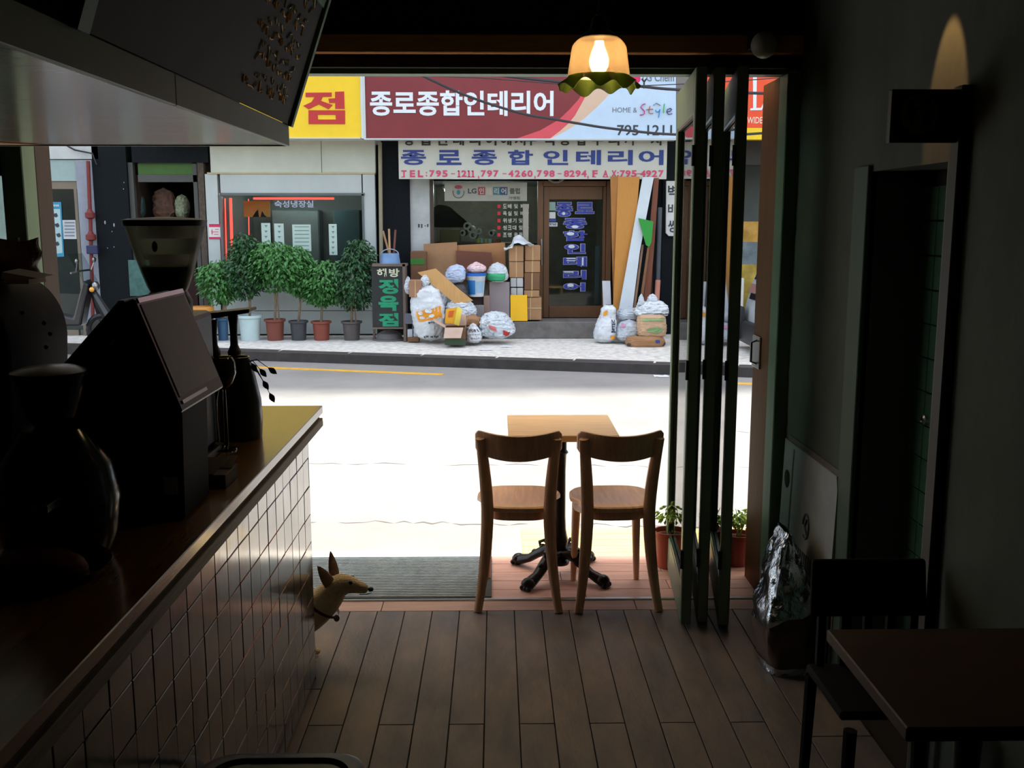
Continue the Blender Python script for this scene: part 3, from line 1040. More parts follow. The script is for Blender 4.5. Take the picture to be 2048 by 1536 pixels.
# point-of-sale terminal: two screens back to back
pa = at(268, 597, 2.10)
y0, y1 = 2.10, 2.43
xa, za = pa.x, pa.z
pbm = at(365, 825, 2.10)
xb2, zb2 = pbm.x, pbm.z
po = thing('point_of_sale_terminal', 'black two-sided till terminal with a grey screen tilted towards the aisle', 'till', (xa, 2.26, ZT_))
def tslab(x0, z0, x1, z1, ya, yb, o0, o1, a=0.0, b=1.0):
    d = Vector((x1 - x0, 0, z1 - z0))
    n = Vector((-d.z, 0, d.x)).normalized()
    if n.z < 0:
        n = -n
    A, B = Vector((x0, 0, z0)) + d * a, Vector((x0, 0, z0)) + d * b
    q = [A + n * o0, B + n * o0, B + n * o1, A + n * o1]
    return MB().prism([p + Vector((0, ya, 0)) for p in q], (0, yb - ya, 0))
obj('screen_housing', tslab(xa, za, xb2, zb2, y0, y1, -.032, 0), m_black, po, bevel=.004)
m_scr = mat('screen_off', (206, 200, 204), .6, var=.05)
obj('screen', tslab(xa, za, xb2, zb2, y0 + .018, y1 - .018, -.001, .002, .06, .88), m_scr, po)
obj('top_strip', tslab(xa, za, xb2, zb2, y0 + .012, y1 - .012, -.001, .003, .005, .045), m_alu, po)
obj('bottom_strip', tslab(xa, za, xb2, zb2, y0 + .02, y0 + .2, -.001, .003, .91, .94), m_alu, po)
obj('screen_housing', tslab(xa - .03, za, xa - .235, za - .22, y0 + .0, y1 - .02, -.05, 0), m_black, po, bevel=.006)
obj('stand', MB().prism([(xa - .2, y0 + .06, ZT_), (xa + .06, y0 + .06, ZT_), (xb2 - .02, y0 + .06, zb2 + .05), (xa - .01, y0 + .06, za - .06), (xa - .17, y0 + .06, za - .2)], (0, .2, 0)), mat('matt_black', (10, 10, 10), .7, spec=.15), po, bevel=.006)
obj('sticker', MB().box(xa + .02, xa + .05, y0 + .056, y0 + .06, ZT_ + .06, ZT_ + .1), mat('paper_white', (226, 226, 220), .8), po)

# big rounded dark grinder in front
c = at(145, 740, 2.0)
dx, dy = c.x - .02, 1.94
dz = at(145, 738, 1.94).z
gr2 = thing('bean_grinder', 'bulky black grinder with a dark hopper in the nearest left corner', 'grinder', (dx, dy, ZT_))
m_gblk = mat('gloss_black', (12, 12, 12), .18, var=.1, coat=.5)
obj('hopper', MB().lathe([(.03, dz - .115), (.05, dz - .09), (.066, dz - .03), (.07, dz - .012)], (dx, dy, 0), 32), mat('smoked_hopper', (24, 24, 24), .2), gr2, smooth=True)
obj('hopper_lid', MB().lathe([(.071, dz - .013), (.071, dz - .004), (.05, dz + .004), (.0001, dz + .008)], (dx, dy, 0), 32), mat('smoked_lid', (44, 46, 46), .25), gr2, smooth=True)
obj('body', MB().lathe([(.095, ZT_), (.112, ZT_ + .05), (.118, ZT_ + .12), (.105, ZT_ + .19), (.06, dz - .115), (.03, dz - .112)], (dx, dy, 0), 36), m_gblk, gr2, smooth=True)
obj('fork', MB().box(dx + .02, dx + .05, dy - .16, dy - .1, ZT_ + .13, ZT_ + .145), m_steel, gr2, bevel=.002)

# espresso machine, at the far left
ex1 = at(138, 660, 2.86).x
em = thing('espresso_machine', 'black espresso machine with a rounded glossy side at the left edge', 'espresso machine', (ex1 - .26, 2.65, ZT_))
ztop = at(60, 566, 2.55).z
p = []
for k in range(13):
    q = R(90 * k / 12)
    p.append((ex1 - .12 + .12 * math.cos(q), 0, ztop - .16 + .16 * math.sin(q)))
prof = [(ex1 - .5, 0, ZT_ + .03), (ex1 - .02, 0, ZT_ + .03)] + p + [(ex1 - .5, 0, ztop)]
obj('body', MB().prism([(a, 2.5, c_) for a, b_, c_ in prof], (0, .36, 0)), mat('machine_black', (4, 4, 4), .6, spec=.06), em, bevel=.012, seg=2, smooth=True)
obj('front_panel', MB().box(ex1 - .46, ex1 - .06, 2.485, 2.5, ZT_ + .2, ZT_ + .34), m_black, em, bevel=.004)
for k in range(2):
    gx2 = ex1 - .14 - .2 * k
    gh = obj('group_head', MB().lathe([(.03, ZT_ + .17), (.036, ZT_ + .19), (.036, ZT_ + .23)], (gx2, 2.46, 0), 20), m_steel, em, smooth=True)
    obj('portafilter', MB().tube([(gx2, 2.46, ZT_ + .165), (gx2, 2.40, ZT_ + .16), (gx2, 2.31, ZT_ + .15)], [.03, .012, .014], 12), m_black, gh, smooth=True)
obj('steam_wand', MB().tube([(ex1 - .04, 2.48, ZT_ + .3), (ex1 - .03, 2.44, ZT_ + .25), (ex1 - .03, 2.42, ZT_ + .12)], .005, 8), m_steel, em, smooth=True)
obj('drip_tray', MB().box(ex1 - .48, ex1 - .03, 2.36, 2.5, ZT_, ZT_ + .03), m_steel, em, bevel=.003)
for sx_ in (-.45, -.06):
    obj('foot', MB().lathe([(.018, ZT_), (.014, ZT_ + .03)], (ex1 + sx_, 2.8, 0), 12), m_black, em)
for k, (px, py) in enumerate(((44, 625), (88, 646), (92, 694), (100, 668))):
    q = at(px, py, 2.483)
    obj('button', MB().ball((q.x, 2.484, q.z), .006, 10, 6, (1, .5, 1)), m_steel, em, smooth=True)
# coffee bag and papers on the machine
bg = thing('coffee_bag', 'crumpled brown coffee bag standing on the espresso machine', 'bag', (ex1 - .1, 2.66, ztop))
def bagf(u, v):
    q = 2 * PI * u
    k = 1 - .75 * max(0, v - .45) / .55
    r = 1 + .12 * noise.noise(Vector((math.cos(q) * 2, math.sin(q) * 2, v * 4)))
    return Vector((ex1 - .12 + .085 * math.cos(q) * r * (1.0 + .1 * v), 2.66 + .05 * math.sin(q) * r * (k + .05), ztop + .002 + .105 * v * (1 + .05 * math.cos(q * 3))))
obj('bag_body', MB().surf(bagf, 30, 14, True), mat('brown_coffee_bag', (112, 78, 42), .45, var=.3, scale=14, bump=.5), bg, smooth=True)
pk_ = at(8, 520, 2.6)
bg2 = thing('coffee_bag', 'dark amber coffee bag at the left frame edge on the machine', 'bag', (pk_.x, 2.66, ztop))
obj('bag_body', MB().add([Vector((v.x - ex1 + .12 + pk_.x - .03, v.y, v.z)) for v in MB().surf(bagf, 30, 14, True).v], MB().surf(bagf, 30, 14, True).f), mat('amber_coffee_bag', (96, 58, 26), .4, var=.3, scale=14, bump=.5), bg2, smooth=True)
a1, a2 = at(62, 548, 2.52), at(116, 552, 2.52)
nb_ = thing('paper_stack', 'loose stack of cream papers lying on the espresso machine', 'papers', ((a1.x + a2.x) / 2 - .02, 2.58, ztop))
obj('sheet', MB().box(a1.x, ex1 + .0, 2.505, 2.6, ztop - .0, ztop + .012), mat('cream_paper', (196, 176, 140), .8), nb_)
obj('sheet', MB().add([(a1.x, 2.51, ztop + .012), (ex1 - .01, 2.51, ztop + .012), (ex1 - .01, 2.6, ztop + .016), (a1.x, 2.6, ztop + .016), (a1.x + .02, 2.51, ztop + .014), (ex1 - .005, 2.51, ztop + .03), (ex1 - .005, 2.6, ztop + .034), (a1.x + .02, 2.6, ztop + .018)],
    [(3, 2, 1, 0), (4, 5, 6, 7), (0, 1, 5, 4), (1, 2, 6, 5), (2, 3, 7, 6), (3, 0, 4, 7)]), mat('white_paper', (206, 204, 196), .8), nb_)

# plate of pastry
pc = gnd(70, 1150, ZT_)
pl = thing('plate', 'wide dark plate near the left frame edge on the worktop', 'plate', (pc.x, pc.y, ZT_))
obj('dish', MB().lathe([(.06, 0), (.1, .006), (.135, .018), (.137, .021), (.1, .011), (.0001, .008)], (pc.x, pc.y, ZT_), 40), mat('dark_glaze', (40, 40, 36), .2, coat=.4), pl, smooth=True)
ps = thing('pastry', 'rounded brown loaf of pastry lying on the dark plate', 'pastry', (pc.x + .01, pc.y, ZT_ + .009))
obj('loaf', MB().surf(lambda u, v: Vector((pc.x + .01 + .09 * math.cos(2 * PI * u) * math.cos(PI / 2 * v), pc.y + .05 * math.sin(2 * PI * u) * math.cos(PI / 2 * v), ZT_ + .009 + .045 * math.sin(PI / 2 * v) * (1 + .08 * noise.noise(Vector((u * 9, v * 4, 0)))))), 28, 8, True), mat('baked_crust', (120, 62, 34), .6, var=.3, scale=12, bump=.3), ps, smooth=True)

# dark planter with plant, turned wooden stand, cup, folded cards
jc = at(475, 800, 3.0)
jx, jy = jc.x, 3.02
zj = at(475, 715, 3.0).z
pj = thing('planter', 'dark tapered planter with small leafy stems at the counter end', 'planter', (jx, jy, ZT_))
obj('vase', MB().lathe([(.064, ZT_), (.068, ZT_ + .06), (.066, ZT_ + .12), (.052, ZT_ + .19), (.036, zj), (.032, zj), (.03, zj - .03), (.0001, zj - .03)], (jx, jy, 0), 32), mat('dark_ceramic', (46, 44, 42), .3, coat=.4), pj, smooth=True)
m_dleaf = mat('dark_leaf', (30, 48, 30), .4)
stm = MB()
tips = []
for px, py, b in ((540, 738, 0), (522, 741, 1), (505, 730, 2), (528, 765, 3), (541, 790, 4), (497, 752, 5)):
    e = at(px, py, jy - .01)
    s_ = Vector((jx + .02, jy, zj - .02))
    mid = (s_ + e) / 2 + Vector((.0, 0, .02 if py < 770 else .03))
    stm.tube([s_, mid, e], [.002, .0016, .001], 5)
    tips.append((mid, e))
obj('stems', stm, m_dleaf, pj, smooth=True)
for mid, e in tips:
    d = (e - mid).normalized()
    sd = d.cross(Vector((0, 1, 0))).normalized()
    L, w = .026, .009
    pf = [(-.3, 0), (.0, .6), (.3, 1), (.6, .8), (.85, .35), (1, 0), (.85, -.35), (.6, -.8), (.3, -1), (0, -.6)]
    q = MB().prism([e + d * L * a_ + sd * w * b_ for a_, b_ in pf], (0, .0015, 0))
    obj('leaf', q, m_dleaf, pj, smooth=True)
ws = thing('wooden_stand', 'little dark wooden stand with a slab top on two turned posts', 'stand', (at(440, 700, 3.2).x, 3.2, ZT_))
Yw = 3.22
a, b = at(378, 636, Yw), at(506, 618, Yw)
obj('slab', MB().add([(a.x, Yw - .05, a.z - .012), (b.x, Yw - .05, b.z - .008), (b.x, Yw + .05, b.z - .008), (a.x, Yw + .05, a.z - .012), (a.x, Yw - .05, a.z + .012), (b.x, Yw - .05, b.z + .004), (b.x, Yw + .05, b.z + .004), (a.x, Yw + .05, a.z + .012)],
    [(3, 2, 1, 0), (4, 5, 6, 7), (0, 1, 5, 4), (1, 2, 6, 5), (2, 3, 7, 6), (3, 0, 4, 7)]), m_dark, ws, bevel=.003)
zk = at(440, 712, Yw).z
for px in (426, 467):
    q = at(px, 660, Yw)
    zt_ = a.z - .006 if px < 440 else (a.z + b.z) / 2 - .004
    obj('post', MB().lathe([(.02, zk), (.022, zk + .015), (.019, zk + .02), (.0125, zk + .035), (.0115, zk + .07), (.0135, zt_ - .03), (.016, zt_ - .01), (.016, zt_)], (q.x, Yw, 0), 20), m_dark, ws, smooth=True)
q1, q2 = at(400, 715, Yw), at(500, 715, Yw)
obj('block', MB().box(q1.x, q2.x - .02, Yw - .06, Yw + .06, ZT_, zk), m_dark, ws, bevel=.004)
cu_ = at(447, 745, 2.86)
gl = thing('goblet', 'round dark glass goblet standing before the wooden stand', 'glass', (cu_.x, 2.86, ZT_))
zg = cu_.z
obj('bowl', MB().lathe([(.004, zg - .05), (.026, zg - .03), (.036, zg), (.034, zg + .03), (.026, zg + .045), (.025, zg + .045), (.033, zg + .028), (.034, zg)], (cu_.x, 2.86, 0), 24, caps=False), mat('smoky_glass', (58, 58, 54), .1, coat=.6), gl, smooth=True)
obj('stem', MB().lathe([(.03, ZT_), (.028, ZT_ + .006), (.006, ZT_ + .012), (.004, zg - .048)], (cu_.x, 2.86, 0), 18), MATS['smoky_glass'], gl, smooth=True)
cc = gnd(425, 965, ZT_)
bx_ = thing('card_box', 'low grey cardboard box with open flaps on the worktop edge', 'box', (cc.x, cc.y, ZT_))
m_gcard = mat('grey_card', (104, 96, 86), .8)
obj('tray', MB().box(cc.x - .06, cc.x + .05, cc.y - .06, cc.y + .06, ZT_, ZT_ + .035), m_gcard, bx_, bevel=.002)
obj('flap', MB().prism([(cc.x - .06, cc.y - .06, ZT_ + .036), (cc.x + .02, cc.y - .06, ZT_ + .036), (cc.x + .04, cc.y + .02, ZT_ + .06), (cc.x - .04, cc.y + .02, ZT_ + .06)], (0, 0, .002)), m_gcard, bx_)
obj('flap', MB().prism([(cc.x - .0, cc.y - .0, ZT_ + .036), (cc.x + .05, cc.y - .0, ZT_ + .036), (cc.x + .05, cc.y + .06, ZT_ + .055), (cc.x + .0, cc.y + .06, ZT_ + .055)], (0, 0, .002)), m_gcard, bx_)
tg = at(236, 895, 2.2)
tc_ = thing('price_card', 'small white card standing beside the till on the worktop', 'card', (tg.x, 2.2, ZT_))
obj('card', MB().box(tg.x - .009, tg.x + .009, 2.2, 2.202, tg.z - .017, tg.z + .017), MATS['paper_white'], tc_)
obj('holder', MB().tube([(tg.x, 2.203, ZT_), (tg.x, 2.203, tg.z - .01)], .002, 6), m_steel, tc_)
# ================================================================== STREET
ZRD, ZSW, YW = -.20, -.08, 15.6
m_road = mat('asphalt', (138, 136, 133), .9, var=.16, scale=1.2, bump=.2, bscale=60)
m_pave = mat('worn_concrete', (228, 225, 216), .9, var=.1, scale=11, bump=.4, bscale=26, col2=(182, 179, 173))
m_kerb = mat('kerb_stone', (66, 62, 60), .9, var=.25, scale=6, bump=.3)
m_yel = mat('yellow_road_paint', (222, 168, 52), .7, var=.2, scale=10)
m_wpaint = mat('white_road_paint', (226, 224, 214), .7, var=.1)
k0, k1 = gnd(490, 721, ZRD), gnd(1340, 750, ZRD)
ksl = (k1.y - k0.y) / (k1.x - k0.x)
ky = lambda x: k0.y + ksl * (x - k0.x)
rd = struct('floor_street', MB().box(-22, 22, TE + .02, 26, ZRD - .2, ZRD), m_road)
def lane(p0, p1, w, m):
    d = (p1 - p0).normalized()
    n = Vector((-d.y, d.x, 0)) * w / 2
    z = Vector((0, 0, .004))
    obj('lane_marking', MB().prism([p0 - n - z, p1 - n - z, p1 + n - z, p0 + n - z], (0, 0, .006)), m, rd)
lane(gnd(420, 731, ZRD), gnd(886, 749, ZRD), .14, m_yel)
lane(gnd(1395, 764, ZRD), gnd(1700, 775, ZRD), .14, m_yel)
lane(gnd(560, 838, ZRD), gnd(778, 842, ZRD), .16, m_wpaint)
m_crack = mat('road_crack', (92, 90, 88), .95)
rs = random.Random(11)
for (ya_, x0_, x1_) in ((926, 560, 1620), (1042, 560, 1330), (860, 1400, 1640)):
    p0, p1 = gnd(x0_, ya_, ZRD), gnd(x1_, ya_ + 10, ZRD)
    ck = MB()
    n = 40
    top, bot = [], []
    for i in range(n + 1):
        q = p0 + (p1 - p0) * (i / n) + Vector((0, rs.uniform(-.035, .035), .0015))
        w = max(0, rs.uniform(-.006, .012))
        top.append(q + Vector((0, w, 0)))
        bot.append(q - Vector((0, w, 0)))
    ck.add(bot + top, [(i, i + 1, n + 2 + i, n + 1 + i) for i in range(n)])
    obj('crack', ck, m_crack, rd)
# concrete step strip beyond the terrace planks, and the sunlit deck beside it
dk0 = gnd(1046, 1112, -.02).x
struct('floor_step', MB().box(-2.3, dk0 - .01, TE + .022, TE + .18, ZRD, -.02), m_pave, bevel=.006)
m_deck = wood('pale_yellow_deck', (226, 196, 128), .5, axis='x')
dk = thing('deck_step', 'pale yellow wooden deck step in the sun beyond the table', 'deck', ((dk0 + 1.75) / 2, TE + .15, ZRD))
for k in range(5):
    obj('board', MB().box(dk0, 1.75, TE + .024 + k * .105, TE + .125 + k * .105, -.045, -.02), m_deck, dk, bevel=.003)
for x in (dk0 + .05, .9, 1.7):
    obj('bearer', MB().box(x - .03, x + .03, TE + .03, TE + .53, ZRD, -.045), m_deck, dk)
struct('trim_7', MB().box(-2.3, dk0 - .02, TE + .24, TE + .44, ZRD - .01, ZRD + .006), m_wpaint)
# sidewalk and kerb stones
sw = MB().prism([(-22, ky(-22) + .16, ZSW), (22, ky(22) + .16, ZSW), (22, 25, ZSW), (-22, 25, ZSW)], (0, 0, -.25))
struct('floor_sidewalk', sw, m_pave)
kb = thing('trim_8', None, None, (0, ky(0), ZRD), kind='structure')
ang = math.atan(ksl)
obj('kerb_bed', MB().prism([(-13, ky(-13) + .012, ZRD - .05), (13, ky(13) + .012, ZRD - .05), (13, ky(13) + .168, ZRD - .05), (-13, ky(-13) + .168, ZRD - .05)], (0, 0, ZSW - ZRD + .0525)), m_kerb, kb)
k00 = None
for i in range(-13, 13):
    x = i * 1.0
    if k00 is None:
        k00 = obj('kerb_stone', MB().box(x - .002, x + 1.002, ky(x) + .0, ky(x) + .17, ZRD - .05, ZSW + .004), m_kerb, kb, bevel=.004)
        kbx = k00.location - Vector((x, ky(x), 0))
        q = k00
    else:
        q = piece('kerb_stone', k00, kb, kbx + Vector((x, ky(x) + random.uniform(-.006, .006), random.uniform(-.004, .004))))
    q.rotation_euler = (0, 0, ang)

# ------------------------------------------------------------------ the row of shops
m_wht = mat('white_cladding', (190, 198, 196), .55, var=.1, scale=1.6, stretch=(1, 1, .5))
m_cream = mat('cream_cladding', (200, 204, 190), .6, var=.12, scale=1.6)
m_gran = mat('black_granite', (20, 25, 28), .75, var=.35, scale=40, spec=.15)
m_plast = mat('pale_render', (186, 190, 188), .85, var=.2, scale=3)
m_brown = wood('brown_door_wood', (96, 62, 30), .5, axis='z')
m_brownf = mat('bronze_frame', (66, 52, 38), .45, var=.15)
m_void = mat('dim_interior', (116, 122, 122), .9, var=.3, scale=2)
m_shop = glass('shop_glass', (222, 230, 228), .55)
m_uppr = mat('upper_wall', (150, 146, 138), .85, var=.2, scale=1)
ztopw = 15.5

def wall_px(parent, name, x0, y0, x1, y1, Y, d, m, **k):
    return obj(name, MB().pbox(x0, y0, x1, y1, Y, d), m, parent, **k)

# --- white butcher shop
bu_ = thing('butcher_shop', 'white clad butcher shop front with a wide dark display window', 'building', (at(580, 680, YW).x, YW, ZSW))
L_, Rr = 412, 750
wx0, wx1, wy0, wy1 = 443, 727, 388, 552
zseam = 346
wall_px(bu_, 'cladding_panel', 420, 270, 642, 345, YW, .12, m_cream)
wall_px(bu_, 'cladding_panel', 643.2, 270, 750, 345, YW, .12, m_cream)
wall_px(bu_, 'seam_strip', 414, 345, 750, 348, YW - .02, .14, mat('cream_strip', (190, 176, 140), .6))
wall_px(bu_, 'cladding_panel', 416, 348, 440, 621, YW, .12, m_wht)
wall_px(bu_, 'cladding_panel', 440.6, 348, 725.4, wy0, YW, .12, m_wht)
wall_px(bu_, 'cladding_panel', 726, 348, 752, 621, YW, .12, m_wht)
wall_px(bu_, 'cladding_panel', 440.6, wy1, 725.4, 621, YW, .12, m_wht)
wall_px(bu_, 'cladding_panel', 418, 622.2, 753, 668, YW, .12, m_wht)
obj('backing', MB().pbox(424, 275, 748, 386, YW + .12, .05).pbox(424, 386, 441, 700, YW + .12, .05).pbox(729, 386, 748, 700, YW + .12, .05).pbox(441, 556, 729, 700, YW + .12, .05), m_void, bu_)
wall_px(bu_, 'plinth', 420, 666, 752, 684, YW + .1, .1, m_gran)
fr = MB()
fr.pbox(wx0 - 2, wy0 - 2, wx1 + 2, wy0 + 3, YW - .02, .1).pbox(wx0 - 2, wy1 - 3, wx1 + 2, wy1 + 3, YW - .02, .1)
fr.pbox(wx0 - 2, wy0, wx0 + 3, wy1, YW - .02, .1).pbox(wx1 - 2, wy0, wx1 + 2, wy1, YW - .02, .1)
wf = obj('window_frame', fr, mat('grey_frame', (96, 104, 102), .5), bu_)
obj('pane', MB().pbox(wx0, wy0, wx1, wy1, YW + .04, .006), m_shop, wf)
rm = MB()
rm.pbox(wx0 - 12, wy0 - 12, wx1 + 12, wy1 + 12, YW + 2.2, .05)
a, b = at(wx0 - 6, wy0, YW), at(wx1 + 6, wy1, YW)
rm.box(a.x - .06, a.x - .01, YW + .13, YW + 2.2, b.z - .3, a.z + .3).box(b.x + .01, b.x + .06, YW + .13, YW + 2.2, b.z - .3, a.z + .3)
rm.box(a.x - .06, b.x + .06, YW + .13, YW + 2.25, a.z + .1, a.z + .15).box(a.x - .06, b.x + .06, YW + .13, YW + 2.25, b.z - .3, b.z - .25)
obj('display_room', rm, m_void, bu_)
fb = MB().pbox(545, 420, 640, 600, YW + 1.7, .4)
obj('cold_cabinet', fb, mat('steel_cabinet', (112, 122, 124), .5, .3), bu_, bevel=.02)
obj('cabinet', MB().pbox(668, 420, 722, 560, YW + 1.5, .4), mat('teal_cabinet', (60, 86, 92), .6), bu_, bevel=.02)
neon = mat('red_neon', (255, 62, 54), .4, emit=5.0)
nn_ = thing('neon_tubes', 'red neon tubes lining the left and top of the butcher window', 'neon light', (at(455, 400, YW + .25).x, YW + .25, at(455, 540, YW).z))
def neon_tube(p0, p1, r, Y):
    obj('tube', MB().tube([at(p0[0], p0[1], Y), at(p1[0], p1[1], Y)], r, 8), neon, nn_, smooth=True)
neon_tube((507, 397), (668, 397), .016, YW + .2)
neon_tube((461, 396), (465, 524), .022, YW + .25)
neon_tube((450, 397), (453, 520), .010, YW + .25)
neon_tube((497, 398), (498, 470), .008, YW + 1.2)
yp = thing('yellow_poster', 'yellow landscape poster inside the butcher window', 'poster', tuple(at(513, 436, YW + .6)))
obj('sheet', MB().pbox(487, 402, 540, 434, YW + .6, .01), mat('mustard_paper', (240, 214, 120), .7), yp)
obj('silhouette', MB().ppoly([(505, 434), (511, 424), (516, 419), (518, 434)], YW + .597, .003).ppoly([(521, 434), (524, 422), (529, 430), (534, 434)], YW + .597, .003), m_gran, yp)
m_paper = mat('pale_green_paper', (196, 216, 206), .8, var=.06)
m_ink = mat('faint_ink', (110, 136, 132), .8)
for k, (x0, y0, x1, y1, lab, n) in enumerate(((523, 446, 541, 489, 'narrow bluish notice, leftmost of the sheets in the butcher window', 4), (549, 447, 568, 500, 'narrow greenish notice left of the wide sheet in the butcher window', 5),
                                      (585, 449, 622, 502, 'wide pale notice with faint lines in the butcher window', 7), (658, 448, 674, 510, 'long narrow notice, rightmost sheet in the butcher window', 6))):
    p = thing('notice', lab, 'notice', tuple(at((x0 + x1) / 2, y1, YW + .02)), 0, 'notices in the butcher window')
    obj('sheet', MB().pbox(x0, y0, x1, y1, YW + .03, .004), m_paper, p)
    ln = MB()
    for i in range(n):
        yy = y0 + (y1 - y0) * (i + .6) / n
        if k == 2:
            ln.pbox(x0 + 4, yy - .7, x1 - 4, yy + .7, YW + .028, .002)
        else:
            ln.pbox((x0 + x1) / 2 - 3, yy - 2, (x0 + x1) / 2 + 3, yy - .6, YW + .028, .002).pbox((x0 + x1) / 2 - .8, yy - 2, (x0 + x1) / 2 + .8, yy + 2, YW + .028, .002)
    obj('writing', ln, m_ink, p)
tx_ = MB().ptext('숙성냉장실', 549, 401, 627, 415, YW + .03, .02)
obj('window_lettering', tx_, mat('lilac_lettering', (178, 186, 206), .6), bu_)
pn = thing('pink_notice', 'white notice with crimson bands on the left edge of the butcher front', 'notice', tuple(at(430, 478, YW - .01)))
obj('sheet', MB().pbox(418, 448, 443, 478, YW - .012, .01), MATS['paper_white'], pn)
m_crim = mat('crimson_print', (214, 40, 96), .6)
obj('band', MB().pbox(418, 448, 443, 454, YW - .015, .003), m_crim, pn)
obj('band', MB().pbox(418, 474, 443, 478, YW - .015, .003), m_crim, pn)
obj('writing', MB().pbox(423, 463, 437, 464.5, YW - .015, .003).pbox(423, 459, 425, 469, YW - .015, .003).pbox(430, 458, 437, 459.5, YW - .015, .003).pbox(428, 468, 437, 469.5, YW - .015, .003), mat('pale_red_ink', (220, 110, 120), .6), pn)

# --- yellow butcher sign
YS = 15.05
m_ysign = mat('yellow_signface', (244, 204, 24), .35, var=.05)
m_rlet = mat('red_letter', (190, 40, 40), .4, var=.06)
m_wlet = mat('white_letter', (226, 234, 238), .4, var=.04)
m_frm = mat('white_sign_frame', (206, 214, 214), .4, var=.05)
ys = thing('butcher_sign', 'bright yellow sign box with bold red lettering left of the red sign', 'sign', tuple(at(500, 276, YS)))
obj('sign_box', MB().pbox(280, 120, 721, 275, YS, .2), m_ysign, ys)
obj('sign_frame', MB().pbox(721, 120, 727.5, 277, YS - .02, .42).pbox(280, 275, 721, 277, YS - .02, .42), m_frm, ys)
mb = MB()
def strokes(mb, polys, Y, th=.01):
    for p in polys:
        mb.ppoly(p, Y - th, th)
jx_, jy_ = 540, 0
k_ = 945 / 160.0
def cj(pts):
    return [(540 + x / k_, y / k_) for x, y in pts]
strokes(mb, [cj([(420, 1095), (728, 1092), (728, 1142), (420, 1146)]), cj([(528, 1143), (622, 1143), (600, 1190), (740, 1240), (690, 1290), (575, 1232), (455, 1290), (392, 1250), (490, 1205)]),
             cj([(768, 1084), (874, 1080), (880, 1285), (770, 1285)]), cj([(690, 1165), (770, 1160), (770, 1215), (700, 1215)])], YS)
def frame_px(mb, x0, y0, x1, y1, t, t2, Y, th=.01):
    mb.pbox(x0, y0, x1, y0 + t2, Y - th, th).pbox(x0, y1 - t2, x1, y1, Y - th, th).pbox(x0, y0 + t2, x0 + t, y1 - t2, Y - th, th).pbox(x1 - t, y0 + t2, x1, y1 - t2, Y - th, th)
frame_px(mb, 617, 220.5, 690, 248, 18.5, 9, YS)
obj('lettering', mb, m_rlet, ys)

# --- main red interior-shop sign
RS = thing('interior_shop_sign', 'long dark red sign box with white lettering and a pale blue end', 'sign', tuple(at(1040, 280, YS)))
m_dred = mat('dark_red_signface', (124, 34, 40), .35, var=.08, scale=3)
obj('sign_box', MB().pbox(730, 118, 1352, 278, YS, .2), m_dred, RS)
obj('sign_frame', MB().pbox(728, 277, 1353, 279.5, YS - .03, .23).pbox(727.6, 118, 730, 277, YS - .03, .23), m_frm, RS)
bnd = [(1246, 118), (1236, 160), (1227, 177), (1212, 196), (1192, 216), (1172, 234), (1153, 249), (1130, 263), (1103, 277)]
obj('pale_field', MB().ppoly([(1352, 118)] + bnd + [(1352, 277)], YS - .004, .004), mat('pale_blue_signface', (190, 212, 232), .35, var=.05), RS)
bnd2 = [(1206, 118), (1192, 148), (1182, 167), (1174, 187), (1164, 206), (1150, 231), (1138, 246), (1120, 262), (1100, 277)]
obj('beige_field', MB().ppoly(bnd + list(reversed(bnd2)), YS - .004, .004), mat('beige_signface', (214, 182, 156), .35, var=.05), RS)
bnd3 = [(1200, 118), (1188, 150), (1177, 167), (1168, 182), (1157, 199), (1140, 218), (1118, 239), (1080, 261), (1033, 277)]
obj('crimson_field', MB().ppoly(bnd2 + list(reversed(bnd3)), YS - .004, .004), mat('crimson_signface', (212, 76, 88), .35, var=.05), RS)
obj('lettering', MB().ptext('종로종합인테리어', 740, 181, 1107, 232, YS, .028, .008), m_wlet, RS)
m_gray = mat('grey_print', (110, 114, 124), .5)
m_dk = mat('dark_print', (44, 52, 64), .5)
obj('lettering', MB().ptext('HOME &', 1225, 215, 1274, 225, YS - .004, 0, .004), m_gray, RS)
def stroke_px(pts, w, Y):
    mb = MB()
    P = [at(x, y, Y) for x, y in pts]
    mb.tube(P, [w * 1.5] * len(P), 6, flat=.25)
    return mb
sc_ = 6.827
def c1(p):
    return [(1100 + x / sc_, 130 + y / sc_) for x, y in p]
Yt = YS - .008
for pts, w, cname, c in ((c1([(1300, 530), (1262, 540), (1238, 575), (1262, 605), (1290, 630), (1288, 665), (1262, 680), (1228, 682)]), .018, 'magenta_print', (206, 60, 140)),
                         (c1([(1366, 560), (1352, 610), (1350, 655), (1372, 664), (1408, 658)]), .014, 'orange_brown_print', (196, 110, 70)),
                         (c1([(1312, 612), (1360, 604), (1408, 602)]), .013, 'orange_brown_print', (196, 110, 70)),
                         (c1([(1440, 612), (1452, 640), (1482, 640), (1498, 610)]), .014, 'azure_print', (40, 150, 210)),
                         (c1([(1500, 606), (1494, 650), (1482, 720)]), .016, 'azure_print', (40, 150, 210)),
                         (c1([(1408, 550), (1452, 520), (1508, 552)]), .010, 'grey_print', (110, 114, 124)),
                         (c1([(1562, 530), (1552, 600), (1550, 656)]), .016, 'leaf_green_print', (60, 184, 80)),
                         (c1([(1592, 640), (1640, 632), (1664, 606), (1640, 590), (1602, 606), (1592, 644), (1620, 676), (1668, 664)]), .014, 'violet_print', (90, 70, 140))):
    obj('script_letter', stroke_px(pts, w, Yt), mat(cname, c, .5), RS)
obj('lettering', MB().ptext('795-1211', 1234, 250, 1344, 271, YS - .004, .012, .004), m_dk, RS)
obj('lettering', MB().ptext('LG Chem', 1285, 146, 1348, 163, YS - .004, .012, .004), m_gray, RS)
